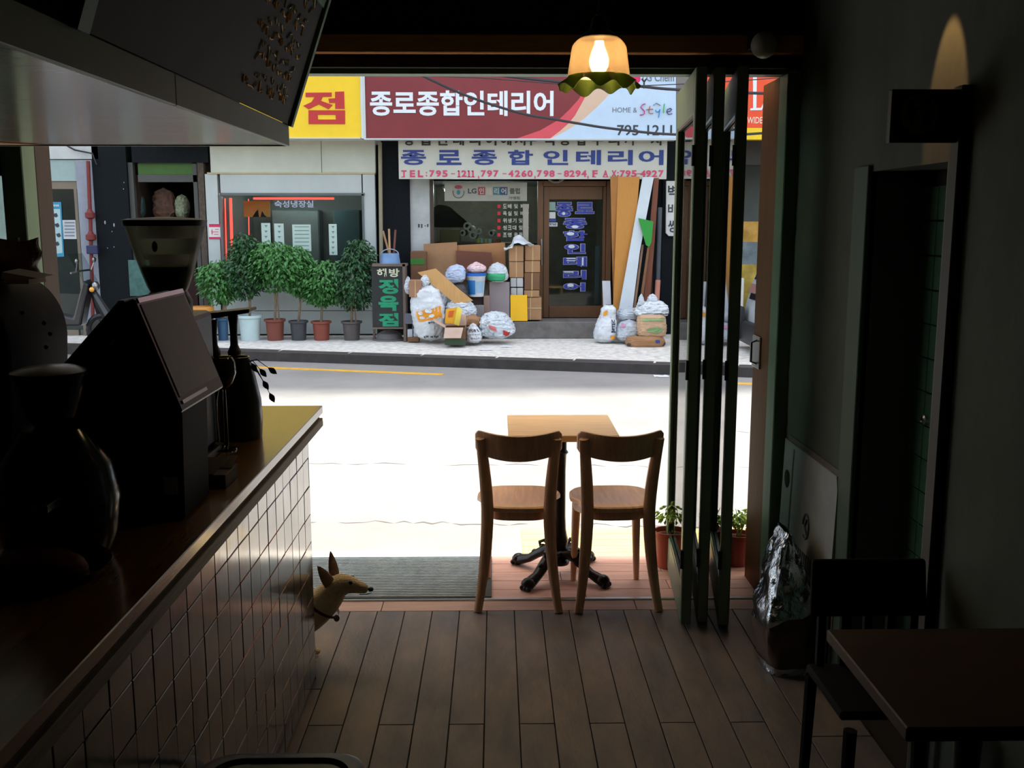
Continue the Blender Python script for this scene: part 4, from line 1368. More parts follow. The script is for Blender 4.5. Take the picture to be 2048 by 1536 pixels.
e = at(1272, 158, YS)
obj('logo_disc', MB().prism([(e.x + .065 * math.cos(2 * PI * k / 24), YS - .008, e.z + .065 * math.sin(2 * PI * k / 24)) for k in range(24)], (0, .004, 0)), m_crim, RS)

# --- cream phone-number sign below
YB2 = 15.3
BS = thing('phone_sign', 'cream sign board with blue lettering and red phone numbers', 'sign', tuple(at(1065, 358, YB2)))
obj('board', MB().pbox(797, 262, 1334, 358, YB2, .12), mat('cream_board', (196, 196, 184), .5, var=.08, scale=2), BS)
m_navy = mat('navy_letter', (34, 56, 128), .5)
mb = MB()
for chh, cx in zip('종로종합인테리어', (827, 898, 968.5, 1041, 1111.5, 1177, 1240.5, 1302)):
    mb.ptext(chh, cx - 25, 300, cx + 25, 330, YB2, .03, .006)
obj('lettering', mb, m_navy, BS)
mb = MB()
tel = 'TEL:795-1211,797-4260,798-8294,FAX:795-4927'
pos = [808, 825, 841, 853, 864, 877, 890, 906, 918, 928, 938, 946, 957, 967, 979, 992, 1009, 1022, 1035, 1048, 1060, 1070, 1079, 1092, 1104, 1119, 1133, 1144, 1156, 1168, 1176, 1190, 1211, 1228, 1236, 1245, 1256, 1268, 1278, 1286, 1297, 1309, 1322]
pos = [806 + (1326 - 806) * (k + .5) / len(tel) for k in range(len(tel))] if len(pos) != len(tel) else pos
for chh, cx in zip(tel, pos):
    if chh == '-':
        mb.pbox(cx - 4, 346.5, cx + 4, 348, YB2 - .006, .006)
    elif chh == ',':
        mb.pbox(cx - 1, 352, cx + 1.2, 357, YB2 - .006, .006)
    elif chh == ':':
        mb.pbox(cx - 1.2, 344, cx + 1.2, 346.5, YB2 - .006, .006).pbox(cx - 1.2, 350, cx + 1.2, 352.5, YB2 - .006, .006)
    elif chh == '1':
        mb.pbox(cx - 1.5, 341, cx + 1.5, 354, YB2 - .006, .006).pbox(cx - 3.5, 353, cx + 3.5, 354.5, YB2 - .006, .006).pbox(cx - 3, 341, cx, 343, YB2 - .006, .006)
    else:
        mb.ptext(chh, cx - 5.2, 340.5, cx + 5.2, 354, YB2, .035, .006)
        if chh in 'TELFAX':
            mb.pbox(cx - 5.5, 353.2, cx + 5.5 if chh not in 'TF' else cx + 2, 354.5, YB2 - .006, .006)
obj('lettering', mb, mat('rose_letter', (206, 66, 104), .5), BS)
mb = MB()
for chh, cx in zip('상업인테리어에서주택종합수리까지', [818, 850, 884, 917, 950, 982, 1012, 1040, 1092 - 30, 1098, 1130, 1163, 1195, 1228, 1260, 1312]):
    mb.ptext(chh, cx - 11, 268, cx + 11, 291, YB2, .03, .006)
obj('lettering', mb, mat('black_letter', (40, 38, 34), .5), BS)

# --- interior shop front
ish = thing('interior_shop', 'interior shop front with bronze framed window and brown glazed door', 'building', (at(1040, 680, YW).x, YW, ZSW))
GY = 15.75
obj('granite_pier', MB().pbox(766, 278, 821, 690, YW + .05, .4), m_gran, ish)
obj('downpipe', MB().tube([at(760, 285, YW - .05), at(763, 560, YW - .05)], .03, 8), mat('beige_pipe', (150, 140, 116), .6), ish, smooth=True)
obj('white_pier', MB().pbox(821, 355, 861, 660, YW + .1, .5), m_plast, ish)
obj('pier_smudge', MB().pbox(836, 448, 839.5, 455, YW + .098, .003).pbox(842, 448, 845, 456, YW + .098, .003).pbox(849, 451, 852, 452.5, YW + .098, .003).pbox(854, 448, 857, 454, YW + .098, .003), mat('faded_black', (70, 72, 74), .7), ish)
fr = MB()
fr.pbox(861, 352, 868, 640, GY - .06, .12).pbox(868, 352, 1076, 358, GY - .06, .12).pbox(868, 545, 1076, 560, GY - .06, .12)
wfr = obj('window_frame', fr, m_brownf, ish)
obj('pane', MB().pbox(868, 356, 1076, 548, GY, .006), m_shop, wfr)
obj('wall_below', MB().pbox(861, 556, 1076, 660, GY - .02, .2), m_plast, ish)
rm = MB().pbox(850, 340, 1230, 680, GY + 2.6, .05)
a, b = at(860, 350, GY), at(1216, 660, GY)
rm.box(a.x - .1, a.x - .05, GY + .1, GY + 2.6, -.1, 2.4).box(b.x + .05, b.x + .1, GY + .1, GY + 2.6, -.1, 2.4).box(a.x - .1, b.x + .1, GY + .1, GY + 2.6, 2.3, 2.35).box(a.x - .1, b.x + .1, GY + .1, GY + 2.6, .1, .14)
obj('shop_room', rm, mat('dark_shop_interior', (104, 98, 88), .9, var=.3), ish)
obj('header', MB().pbox(790, 270, 1240, 362, YW + .2, .3), m_gran, ish)
struct('wall_street', MB().box(-12, 13, YW + .5, YW + .8, at(1000, 285, YW).z, ztopw).box(-12, 13, YW + 3.3, YW + 3.5, -.2, ztopw).box(-12.2, -12, YW + .5, YW + 3.5, -.2, ztopw).box(13, 13.2, YW + .5, YW + 3.5, -.2, ztopw), m_uppr)
struct('ceiling_street', MB().box(-12, 13, YW + .5, YW + 3.5, ztopw - .3, ztopw), m_uppr)
# step
s0_, s1_ = at(770, 636, GY - .2), at(1340, 636, GY - .2)
obj('door_step', MB().box(at(968, 640, 15.3).x, at(1224, 640, 15.3).x, 15.12, GY + .1, ZSW, at(1145, 637, GY - .1).z), mat('step_concrete', (116, 112, 108), .9, var=.3, scale=6, bump=.3), ish, bevel=.01)
# door
zst = at(1145, 637, GY - .1).z
do = obj('door_frame', MB().pbox(1075, 362, 1086, 637, GY - .08, .16).pbox(1212, 362, 1222, 637, GY - .08, .16).pbox(1086, 362, 1212, 372, GY - .08, .16).pbox(1075, 338, 1222, 343, GY - .08, .16), m_brown, ish)
lf_ = obj('door_leaf', MB().pbox(1087, 373, 1098, 635, GY - .05, .06).pbox(1205, 373, 1211, 635, GY - .05, .06).pbox(1098, 373, 1205, 399, GY - .05, .06).pbox(1098, 612, 1205, 635, GY - .05, .06), m_brown, ish, bevel=.004)
obj('door_pane', MB().pbox(1098, 399, 1205, 612, GY - .02, .006), m_shop, lf_)
obj('transom_pane', MB().pbox(1086, 343, 1212, 362, GY - .02, .006), m_shop, do)
obj('door_handle', MB().tube([at(1083, 478, GY - .13), at(1083, 530, GY - .13)], .014, 8), m_steel, lf_, smooth=True)
vf = MB()
e = at(1112, 345, GY - .16)
vf.tube([(e.x + .15 * math.cos(2 * PI * k / 24), GY - .16, e.z + .15 * math.sin(2 * PI * k / 24)) for k in range(25)], .018, 6, caps=False)
for k in range(4):
    q = PI / 2 * k + .4
    vf.prism([(e.x, GY - .16, e.z), (e.x + .14 * math.cos(q), GY - .16, e.z + .14 * math.sin(q)), (e.x + .14 * math.cos(q + .5), GY - .14, e.z + .14 * math.sin(q + .5))], (0, .006, 0))
obj('ventilator', vf, mat('beige_fan', (110, 104, 92), .5), ish)
# door lettering: blue characters with a pale outline
m_dblue = mat('door_blue', (40, 52, 150), .4)
m_outl = mat('door_outline', (150, 158, 190), .5)
mb, mo = MB(), MB()
Yd = GY - .022
for chh, x0, y0, x1, y1 in (('종', 1111, 404, 1146, 434), ('로', 1150, 404, 1189, 428), ('종', 1126, 436, 1174, 458), ('합', 1126, 461, 1176, 483), ('인', 1128, 487, 1172, 508), ('테', 1126, 513, 1174, 534), ('리', 1126, 540, 1173, 560), ('어', 1126, 565, 1171, 583)):
    mb.ptext(chh, x0 + 1, y0 + 1, x1 - 1, y1 - 1, Yd - .004, .03, .004)
    mo.ptext(chh, x0, y0, x1, y1, Yd, .06, .003)
obj('door_lettering', mb, m_dblue, lf_)
obj('lettering_outline', mo, m_outl, lf_)
wf_ = MB()
for x, y, rx, ry in ((1127.4, 427, 3.2, 3.2), (1150, 453.5, 7, 3), (1141, 467.5, 7.5, 3.4), (1143, 493, 6.5, 3.4), (1141, 570.5, 6.5, 3.4)):
    wf_.ppoly([(x + rx * math.cos(2 * PI * k / 16), y + ry * math.sin(2 * PI * k / 16)) for k in range(16)], Yd - .012, .003)
wf_.pbox(1133, 516, 1151, 517.8, Yd - .012, .003).pbox(1133, 520.5, 1151, 522, Yd - .012, .003).pbox(1164, 515, 1167, 531, Yd - .012, .003).pbox(1128, 543, 1147, 545, Yd - .012, .003)
obj('letter_fill', wf_, mat('door_white', (206, 214, 224), .5), lf_)
stk = MB().pbox(1097, 404, 1111, 421, Yd - .003, .003)
obj('door_sticker', stk, mat('pale_green_sticker', (130, 160, 150), .6), lf_)
obj('door_sticker', MB().pbox(1097, 424, 1111, 437, Yd - .003, .003), mat('white_sticker', (196, 200, 200), .6), lf_)
obj('door_sticker', MB().pbox(1097, 438, 1112, 443, Yd - .003, .003), m_navy, lf_)
obj('door_sticker', MB().pbox(1097, 445, 1115, 453, Yd - .003, .003), MATS['white_sticker'], lf_)
obj('sticker_lettering', MB().ptext('9760', 1099, 446, 1113, 451, Yd - .004, .02, .002), m_dk, lf_)
obj('rail_reflection', MB().pbox(1190, 492, 1198, 608, GY + .3, .03), mat('pale_reflection', (110, 118, 126), .6), ish)  # solid pale strip standing in for a rail reflected in the glass
# club sign in the window
cs = thing('club_sign', 'dull cream window sign with coloured letter blocks above the goods', 'sign', tuple(at(972, 402, GY - .1)))
Yc = GY - .09
obj('board', MB().pbox(889, 365, 1054, 402, Yc, .03), mat('dull_cream', (158, 158, 146), .6, var=.08), cs)
obj('lettering', MB().ptext('LG', 936, 377, 953, 387, Yc, .03, .003), m_dk, cs)
m_teal = mat('teal_block', (50, 116, 128), .5)
for chh, x0, x1, m in (('인', 956, 970.5, mat('rose_block', (150, 58, 72), .5)), ('테', 971, 985, mat('pale_block', (176, 166, 150), .5)), ('리', 986, 1000, m_teal), ('어', 1000, 1015, mat('blue_block', (36, 70, 110), .5))):
    obj('letter_block', MB().pbox(x0, 374, x1, 390, Yc - .003, .003), m, cs)
    obj('lettering', MB().ptext(chh, x0 + 2.5, 376, x1 - 2.5, 388, Yc - .003, .02, .002), mat('cream_letter', (186, 180, 168), .5), cs)
obj('lettering', MB().ptext('클럽', 1019, 376, 1040, 388, Yc, .04, .003), mat('olive_letter', (78, 82, 70), .5), cs)
obj('lettering', MB().ptext('가맹점', 1017, 393, 1040, 399, Yc, .03, .003), MATS['olive_letter'], cs)
e = at(917, 384, Yc)
lg = MB()
lg.tube([(e.x + .085 * math.cos(R(q)), Yc - .004, e.z - .005 + .085 * math.sin(R(q))) for q in range(-200, 25, 12)], .016, 6, flat=.3)
obj('emblem_ring', lg, MATS['olive_letter'], cs)
obj('emblem_top', MB().ball((e.x, Yc - .004, e.z + .075), .055, 14, 8, (1.1, .1, .5)), MATS['rose_block'], cs)
obj('emblem_centre', MB().ball((e.x, Yc - .004, e.z - .005), .028, 10, 8, (1, .1, 1.3)), m_teal, cs)
# service list painted on the window
sv = MB()
rq = MB()
for k, s in enumerate(('도배 및 페인', '욕실 및 배관', '위생기 및', '씽크대 및 붙', '조명 용품')):
    y = 409 + 14.3 * k
    rq.pbox(995, y, 1001, y + 7, GY - .006, .005)
    x = 1006
    for chh in s:
        if chh == ' ':
            x += 3
            continue
        sv.ptext(chh, x, y - 1, x + 7.5, y + 8, GY - .002, .02, .003)
        x += 9.6
obj('list_marks', rq, mat('red_marks', (200, 30, 48), .5), wfr)
obj('list_lettering', sv, mat('list_white', (196, 200, 188), .6), wfr)

# goods behind the window
m_tube = mat('paper_roll', (196, 184, 168), .8)
for k, (px, py, r) in enumerate(((934, 452, .06), (941, 458, .055), (957, 463, .05), (983, 466, .05), (946, 470, .065), (960, 482, .05), (925, 466, .05))):
    e = at(px, py, GY + .5)
    Mx = Matrix.Translation(e) @ Matrix.Rotation(R(90), 4, 'X') @ Matrix.Rotation(R(random.uniform(-8, 8)), 4, 'Y')
    t = obj('wallpaper_roll', MB().lathe([(r * .55, -.3), (r, -.3), (r, .0), (r * .55, .0), (r * .55, -.3)], (0, 0, 0), 16, Mx, caps=False), m_tube, smooth=True, label=('hollow roll, highest of the heap behind the interior shop window', 'hollow pale roll just below the highest in the window heap', 'pale roll at the right of the heap behind the shop window', 'roll lying apart, rightmost behind the shop window glass', 'big roll in the middle of the heap behind the window', 'lowest roll of the heap, right above the tins', 'leftmost roll of the heap behind the shop window')[k], cat='roll', group='wallpaper rolls behind the window')
cr = thing('carton', 'tan carton on the window ledge under the grey cloth', 'carton', tuple(at(900, 480, GY + .45)))
obj('box', MB().pbox(880, 459, 920, 486, GY + .4, .4), mat('dull_carton', (128, 108, 76), .8), cr, bevel=.01)
clb = thing('grey_cloth', 'grey crumpled sheet heaped behind the left of the shop window', 'cloth', tuple(at(905, 450, GY + .9)))
e0 = at(905, 455, GY + .9)
obj('heap', MB().surf(lambda u, v: Vector((e0.x - .42 + .95 * u, GY + 1.0 + .25 * v, e0.z + (.42 * (1 - v) * (math.sin(PI * min(1, u * 1.15 + .1)) ** .8) * (1.2 - u) * (1 + .15 * noise.noise(Vector((u * 5, v * 5, 1))))))), 20, 10), mat('grey_sheet', (92, 92, 88), .8, var=.2), clb, smooth=True)
shf = MB().pbox(868, 486, 1076, 490, GY + .1, .9)
obj('window_ledge', shf, m_brownf, ish)
for k, (px, c) in enumerate(((957, (190, 180, 90)), (964, (176, 200, 186)), (972, (206, 196, 110)), (980, (186, 214, 206)), (990, (170, 110, 70)), (998, (160, 90, 50)))):
    q = thing('paint_tin', 'small %s tin standing on the interior shop window ledge' % ('olive yellow', 'pale mint', 'straw yellow', 'white green', 'tan', 'rust')[k], 'tin', tuple(at(px, 486, GY + .25)), 0, 'tins on the window ledge')
    e = at(px, 486, GY + .25)
    obj('can', MB().lathe([(.028, 0), (.028, .06), (.024, .064), (.0001, .064)], e, 14), mat('tin_%d' % k, c, .5), q, smooth=True)

# unseen tubes added to brighten the dark rooms of the two shops
def shop_fill(label, x, y, z, L, w):
    t = thing('added_fill_lamp', label, 'lamp', (x, y, z))
    obj('tube', MB().tube([(x - L / 2, y, z), (x + L / 2, y, z)], .018, 10), mat('fill_tube_glow', (236, 244, 240), .4, emit=w), t, smooth=True)
    obj('fitting', MB().box(x - L / 2 - .03, x + L / 2 + .03, y - .04, y + .04, z + .02, z + .06), m_frm, t)
e = at(960, 345, GY + 1.4)
shop_fill('added fill light tube under the ceiling of the interior shop', e.x, e.y, 2.2, 1.2, 80)
e = at(590, 360, YW + 1.1)
shop_fill('added fill light tube under the ceiling of the butcher display room', e.x, e.y, at(590, 380, YW).z + .02, 1.2, 45)
# goods in front of the window: boards and boxes ------------------------------------------------
m_cb = mat('carton_brown', (166, 126, 90), .85, var=.15, scale=4)
m_cbd = mat('carton_dark', (118, 84, 58), .85, var=.15, scale=4)
m_tape = mat('parcel_tape', (190, 160, 110), .4)
def board(name, label, pts, Y, d, m, cat='board', lean=.0):
    e = at(sum(p[0] for p in pts) / len(pts), max(p[1] for p in pts), Y)
    mb = MB()
    P = [at(p[0], p[1], Y) for p in pts]
    zb = min(p.z for p in P)
    P = [Vector((p.x, p.y + (p.z - zb) * lean, p.z)) for p in P]
    mb.prism(P, (0, d, 0))
    return obj(name, mb, m, None, label, cat)
board('cardboard_sheet', 'flat tan cardboard sheet propped left under the interior shop window', [(847, 488), (914, 484), (916, 560), (850, 560)], 15.52, .015, m_cb, 'cardboard')
board('plywood_sheet', 'wide ochre plywood sheet propped behind the dark red board', [(905, 491), (1010, 485), (1012, 565), (905, 565)], 15.56, .015, mat('plywood_ochre', (172, 122, 76), .7, var=.12))
board('hardboard_panel', 'dark reddish brown panel leaning in front of the plywood', [(912, 501), (983, 505), (988, 560), (914, 560)], 15.46, .015, mat('dark_red_board', (112, 64, 46), .6, var=.12))
def carton(name, label, x0, y0, x1, y1, Y, d, m, tape=True, group=None, kind='carton'):
    e = at((x0 + x1) / 2, y1, Y)
    t = thing(name, label, kind, tuple(e), 0, group)
    obj('box', MB().pbox(x0, y0, x1, y1, Y, d), m, t, bevel=.006)
    if tape:
        obj('tape', MB().pbox((x0 + x1) / 2 - 1.2, y0, (x0 + x1) / 2 + 1.2, y1, Y - .002, .002), m_tape, t)
    return t
lb = (('upper', 'left'), )
carton('carton', 'top carton of the left stack beside the shop door, under white paper', 1018, 492, 1047, 523, 15.2, .4, m_cb)
carton('carton', 'second carton of the left stack, resting on white packs', 1018.5, 524, 1047, 555, 15.2, .4, m_cb)
for k, (x0, y0, x1, y1, pos_) in enumerate(((1021, 556, 1032.5, 574, 'upper left'), (1033.5, 556, 1046, 574, 'upper right'), (1021.5, 576, 1033, 600, 'lower left'), (1034, 576, 1046, 600, 'lower right'))):
    carton('white_pack', '%s of the four white packs under the left carton stack' % pos_, x0, y0, x1, y1, 15.2, .35, mat('white_pack_paper', (184, 184, 184), .7), False, 'white packs under the cartons', 'pack')
carton('carton', 'box standing under the white packs, hidden behind the yellow board', 1021, 601, 1046, 641, 15.2, .35, m_cbd, False)
for k, (y0, y1, nm) in enumerate(((491, 521, 'topmost'), (522, 545, 'second from top'), (546, 580, 'second from bottom'), (581, 594, 'lowest flat'))):
    carton('carton', '%s carton in the stack touching the brown shop door' % nm, 1050 - k * .6, y0, 1081 - k * .8, y1, 15.25 - .02 * k, .4, m_cb if k != 2 else m_cbd)
cr2 = carton('carton', 'string tied carton at the foot of the stack by the shop door', 1050, 595, 1083, 640, 15.2, .4, m_cb, False)
sg = MB().pbox(1060, 595, 1061.2, 640, 15.19, .01).pbox(1050, 616, 1083, 617.2, 15.19, .01)
obj('string', sg, mat('pale_string', (206, 190, 150), .8), cr2)
board('grey_board', 'tall mauve grey board standing left of the yellow board', [(979, 564), (1019, 564), (1019, 638), (979, 640)], 15.13, .02, mat('mauve_board', (148, 136, 138), .7, var=.06))
board('yellow_board', 'plain bright yellow board standing on the shop step', [(1021, 590), (1054, 590), (1055, 642), (1021, 642)], 15.13, .02, mat('bright_yellow_board', (246, 190, 26), .6, var=.04))
wp = thing('crumpled_paper', 'white crumpled paper lying on top of the left carton stack', 'paper', tuple(at(1038, 492, 15.2)))
e1_, e2_ = at(1008, 494, 15.2), at(1067, 494, 15.2)
obj('sheet', MB().surf(lambda u, v: Vector((e1_.x + (e2_.x - e1_.x) * u, 15.12 + .4 * v, e1_.z + .01 + .13 * max(0, math.sin(PI * u) ** 2) * (.3 + v) * .8 + .05 * noise.noise(Vector((u * 4, v * 4, 2))) + (-.04 if u < .3 else .02))), 18, 8), mat('white_sheet', (214, 218, 222), .7, var=.06), wp, smooth=True)
mo_ = thing('mop_pole', 'pale post standing upright behind the cartons by the window', 'post', tuple(at(1052, 490, 15.55)))
obj('post', MB().pbox(1046, 408, 1057, 490, 15.55, .05), mat('dirty_white', (150, 144, 130), .7), mo_)
gcr = thing('carton', 'brown and green printed carton at the left end of the pile', 'carton', tuple(at(838, 545, 15.35)))
obj('box', MB().pbox(821, 503, 853, 560, 15.35, .4), m_cbd, gcr, bevel=.01)
obj('green_panel', MB().pbox(821, 517, 849, 529, 15.345, .005), mat('green_print', (60, 120, 44), .7), gcr)
carton('grey_box', 'low grey box behind the crinkled bags below the pail', 946, 611, 968, 638, 14.9, .3, mat('grey_box_card', (140, 134, 132), .8), False, None, 'box')
carton('carton', 'small dusky pink box between pail and mauve board', 967, 592, 979, 636, 15.0, .3, mat('pinkish_card', (150, 124, 110), .8), False)
carton('timber_block', 'dark timber stack carrying the white pail', 935, 594, 975, 640, 15.05, .35, mat('dark_timber', (72, 58, 50), .8, var=.3), False, None, 'timber')
tan = mat('tan_plank', (204, 158, 98), .6, var=.1, stretch=(6, 1, 1))
board('tan_plank', 'long tan plank lying slanted across the white sacks', [(835, 545), (871, 537), (920, 580), (946, 601), (912, 609)], 14.55, .02, tan, 'plank')
carton('grey_flap_box', 'slate grey cardboard flap poking out beside the butcher board', 809, 627, 834, 648, 14.7, .02, mat('slate_card', (104, 106, 116), .8), False, None, 'cardboard')
for k, (x, y, lab) in enumerate(((820, 668, 'left'), (832, 666, 'right'))):
    q = thing('milk_carton', '%s of two small white cartons beside the butcher board' % lab, 'carton', tuple(at(x, y + 8, 14.7)), 0, 'small white cartons')
    obj('carton_body', MB().pbox(x - 5, y - 9, x + 5, y + 8, 14.7, .1), mat('white_carton', (196, 200, 210), .6), q, bevel=.006)
carton('carton', 'brown scuffed box on the ground under the two small white cartons', 815, 675, 838, 684, 14.62, .2, m_cbd, False)

# --- sacks and bags
m_pp = mat('white_woven_sack', (214, 220, 224), .5, var=.1, scale=6, bump=.7, bscale=7, bdist=.06)
m_pl = mat('thin_white_plastic', (208, 216, 222), .35, var=.1, scale=8, bump=.9, bscale=9, bdist=.07)
m_pb = mat('blue_white_sack', (186, 200, 224), .5, var=.12, scale=6, bump=.7, bscale=7, bdist=.06)
m_pgrey = mat('grey_white_sack', (184, 192, 200), .5, var=.15, scale=6, bump=.7, bscale=7, bdist=.06)
m_kraft = mat('kraft_sack', (196, 162, 128), .7, var=.12, scale=5, bump=.5, bscale=7, bdist=.05)
m_kraftd = mat('brown_kraft_sack', (158, 116, 78), .7, var=.12, scale=5, bump=.5, bscale=7, bdist=.05)
class Bag:
    def __init__(s, name, label, x0, y0, x1, y1, Y, depth, m, prof, lean=0.0, seed=1, wr=.04, flat=.7, cat='bag', group=None):
        a, b = at(x0, (y0 + y1) / 2, Y), at(x1, (y0 + y1) / 2, Y)
        s.zt, s.zb = at((x0 + x1) / 2, y0, Y).z, at((x0 + x1) / 2, y1, Y).z
        s.c, s.hw, s.hd, s.Y = (a.x + b.x) / 2, (b.x - a.x) / 2, depth / 2, Y + depth / 2
        s.prof, s.lean, s.seed, s.wr, s.flat = prof, lean, seed, wr * 1.5, flat
        s.t = thing(name, label, cat, (s.c, s.Y, s.zb), 0, group)
        nm = MB().surf(lambda u, v: s.f(u, v), 56, 40, True)
        obj('bag_body', nm, m, s.t, smooth=True)
    def r(s, v):
        p = s.prof
        k = v * (len(p) - 1)
        i = min(int(k), len(p) - 2)
        t = k - i
        t = t * t * (3 - 2 * t)
        return p[i] + (p[i + 1] - p[i]) * t
    def f(s, u, v, off=0.0):
        q = 2 * PI * u - PI / 2            # u = 0 faces the camera
        c, sn = math.cos(q), math.sin(q)
        ex = s.flat
        x = (abs(c) ** ex) * (1 if c > 0 else -1)
        y = (abs(sn) ** ex) * (1 if sn > 0 else -1)
        k = s.r(v)
        w = noise.noise(Vector((c * 1.7 + s.seed, sn * 1.7, v * 3.1))) + .6 * (1 - abs(noise.noise(Vector((c * 3.5, sn * 3.5 + s.seed, v * 7))) * 2)) - .3
        w += .55 * (.5 - abs(noise.noise(Vector((c * 6 + s.seed * 3, sn * 6, v * 11 + c * 2))) * 2.2))
        k2 = k + s.wr * w * min(1, k * 3)
        z = s.zb + (s.zt - s.zb) * v
        if 0.03 < v < .97:
            z += s.wr * .25 * noise.noise(Vector((c * 2, sn * 2, v * 5 + s.seed))) * (s.zt - s.zb)
        return Vector((s.c + s.hw * (x * k2 + s.lean * (v - .5)) + off * c, s.Y + s.hd * y * (k2 * .85 + .15 * min(1, k2 * 4)) + off * sn, z))
    def patch(s, name, u0, v0, u1, v1, m, off=.006, sub=8, shear=0.0):
        obj(name, MB().surf(lambda u, v: s.f(u0 + (u1 - u0) * u, v0 + (v1 - v0) * v + shear * (u - .5), off), sub, sub), m, s.t, smooth=True)
    def marks(s, u0, v0, u1, v1, n, m):
        mb = MB()
        for i in range(n):
            a = u0 + (u1 - u0) * (i + .12) / n
            b = u0 + (u1 - u0) * (i + .82) / n
            lo_, hi_ = v0 + (v1 - v0) * .25 * (i % 2), v1 - (v1 - v0) * .3 * ((i + 1) % 3 == 0)
            mb.surf(lambda u, v: s.f(a + (b - a) * u, lo_ + (hi_ - lo_) * v, .014), 2, 2)
        obj('print_marks', mb, m, s.t, kind='stuff')
    def text(s, name, t, u0, v0, u1, v1, m, bold=.02, off=.012, rot=False):
        mb = MB()
        if rot:
            mb.ftext(t, lambda a, b: s.f(u0 + (u1 - u0) * (1 - b), v0 + (v1 - v0) * a, off), Vector((0, 0, 0)), bold)
        else:
            mb.ftext(t, lambda a, b: s.f(u0 + (u1 - u0) * a, v0 + (v1 - v0) * b, off), Vector((0, 0, 0)), bold)
        obj(name, mb, m, s.t)
stand = [.02, .72, .86, .9, .93, .97, .98, .9, .8, .72, .3]
pillow = [.05, .8, .98, 1.0, .98, .9, .7, .06]
tied = [.03, .7, .95, 1.0, .92, .7, .42, .2, .3, .38, .05]
blob = [.03, .75, .95, 1, .93, .75, .42, .04]
m_org = mat('orange_print', (240, 160, 40), .5)
m_inkk = mat('sack_ink', (84, 84, 92), .6)
b1 = Bag('rubbish_sack', 'big white sack printed with an orange block of pale discs', 820, 572, 890, 686, 14.35, .42, m_pp, stand, -.25, 1, .07, .75, 'sack')
b1.patch('orange_block', -.09, .40, .125, .60, m_org, shear=.10)
for uu, vv in ((-.045, .535), (.01, .57), (-.035, .455), (.025, .485)):
    obj('printed_disc', MB().surf(lambda a, b: b1.f(uu + .021 * b * math.cos(2 * PI * a), vv + .032 * b * math.sin(2 * PI * a), .016), 14, 2, True), m_pp, b1.t, smooth=True)
b1.text('lettering', 'PP', .0, .33, .06, .37, m_inkk)
b1.marks(-.06, .08, .12, .125, 6, m_inkk)
cm = carton('carton', 'brown carton stuffed in the mouth of the big white sack', 818, 561, 843, 594, 14.4, .3, mat('rosy_carton', (158, 116, 92), .8), True)
Bag('plastic_scrap', 'wad of clear white plastic left of the stuffed carton', 808, 553, 822, 590, 14.45, .2, m_pl, blob, 0, 4, .14, .9, 'plastic')
Bag('plastic_scrap', 'ragged plastic tuft between the stuffed carton and tan plank', 840, 550, 858, 575, 14.42, .2, m_pl, blob, 0, 9, .16, .9, 'plastic')
Bag('rubbish_bag', 'pale bag under the slanted tan plank at its left end', 850, 560, 892, 640, 14.62, .4, m_pl, pillow, .2, 6, .08, .8)
b2 = Bag('rubbish_bag', 'bluish white bag between the window boards and tan plank', 890, 529, 931, 570, 14.75, .3, m_pb, pillow, .25, 3, .07, .8)
sup = Bag('rubbish_bag', 'dark bag wedged below the bluish white bag', 900, 565, 936, 615, 14.72, .3, mat('dark_bag', (58, 52, 50), .5, bump=.4), pillow, 0, 13, .06, .8)
# pail with lid of rubbish
e = at(952, 594, 14.85)
pe0, pe1 = at(935, 594, 14.85), at(970, 594, 14.85)
zt0 = at(952, 547, 14.85).z
pr0, pr1 = (at(967, 590, 14.85).x - at(937, 590, 14.85).x) / 2, (at(972, 550, 14.85).x - at(932, 550, 14.85).x) / 2
pa_ = thing('paint_pail', 'white paint pail with blue label and blue rim', 'pail', (e.x, 14.98, e.z))
obj('pail_body', MB().lathe([(pr0, e.z), (pr1 - .01, zt0 - .06), (pr1 - .004, zt0 - .05), (pr1 - .004, zt0 - .04)], (e.x, 14.98, 0), 28), mat('pail_white', (206, 210, 212), .4), pa_, smooth=True)
obj('rim', MB().lathe([(pr1 - .002, zt0 - .04), (pr1 + .004, zt0 - .035), (pr1 + .004, zt0), (pr1 - .01, zt0 + .004), (pr1 - .012, zt0 - .03)], (e.x, 14.98, 0), 28, caps=False), mat('pail_blue', (30, 104, 190), .4), pa_, smooth=True)
def pat(q0, q1, z0, z1, off):
    hh = zt0 - .06 - e.z
    return MB().surf(lambda u, v: Vector((e.x + (pr0 + (pr1 - .01 - pr0) * ((z0 + (z1 - z0) * v)) + off) * math.cos(q0 + (q1 - q0) * u), 14.98 + (pr0 + (pr1 - .01 - pr0) * ((z0 + (z1 - z0) * v)) + off) * math.sin(q0 + (q1 - q0) * u), e.z + hh * (z0 + (z1 - z0) * v))), 8, 3)
obj('label', pat(R(-170), R(-95), .12, .85, .002), mat('label_blue', (44, 120, 186), .5), pa_, smooth=True)
obj('label', pat(R(-92), R(-30), .2, .8, .002), mat('label_pale', (150, 186, 212), .5), pa_, smooth=True)
pt_ = Bag('rubbish_bag', 'red and white bag heaped on top of the paint pail', 934, 524, 971, 548, 14.82, .32, mat('red_white_bag', (206, 150, 150), .45, var=.5, scale=9, bump=.6, col2=(222, 222, 226)), blob, 0, 21, .1, .9)
b3 = Bag('rubbish_bag', 'white bag with a green printed base above the mauve board', 973, 525, 1017, 565, 15.0, .34, m_pl, [.5, .9, 1, .98, .92, .8, .55, .04], 0, 8, .06, .85)
b3.patch('green_print', -.2, .04, .12, .45, mat('mint_print', (60, 176, 120), .5), .008, 10)
sb_ = carton('carton', 'tall brown carton hidden under the white and green bag', 976, 565, 1015, 640, 15.18, .3, m_cbd, False)
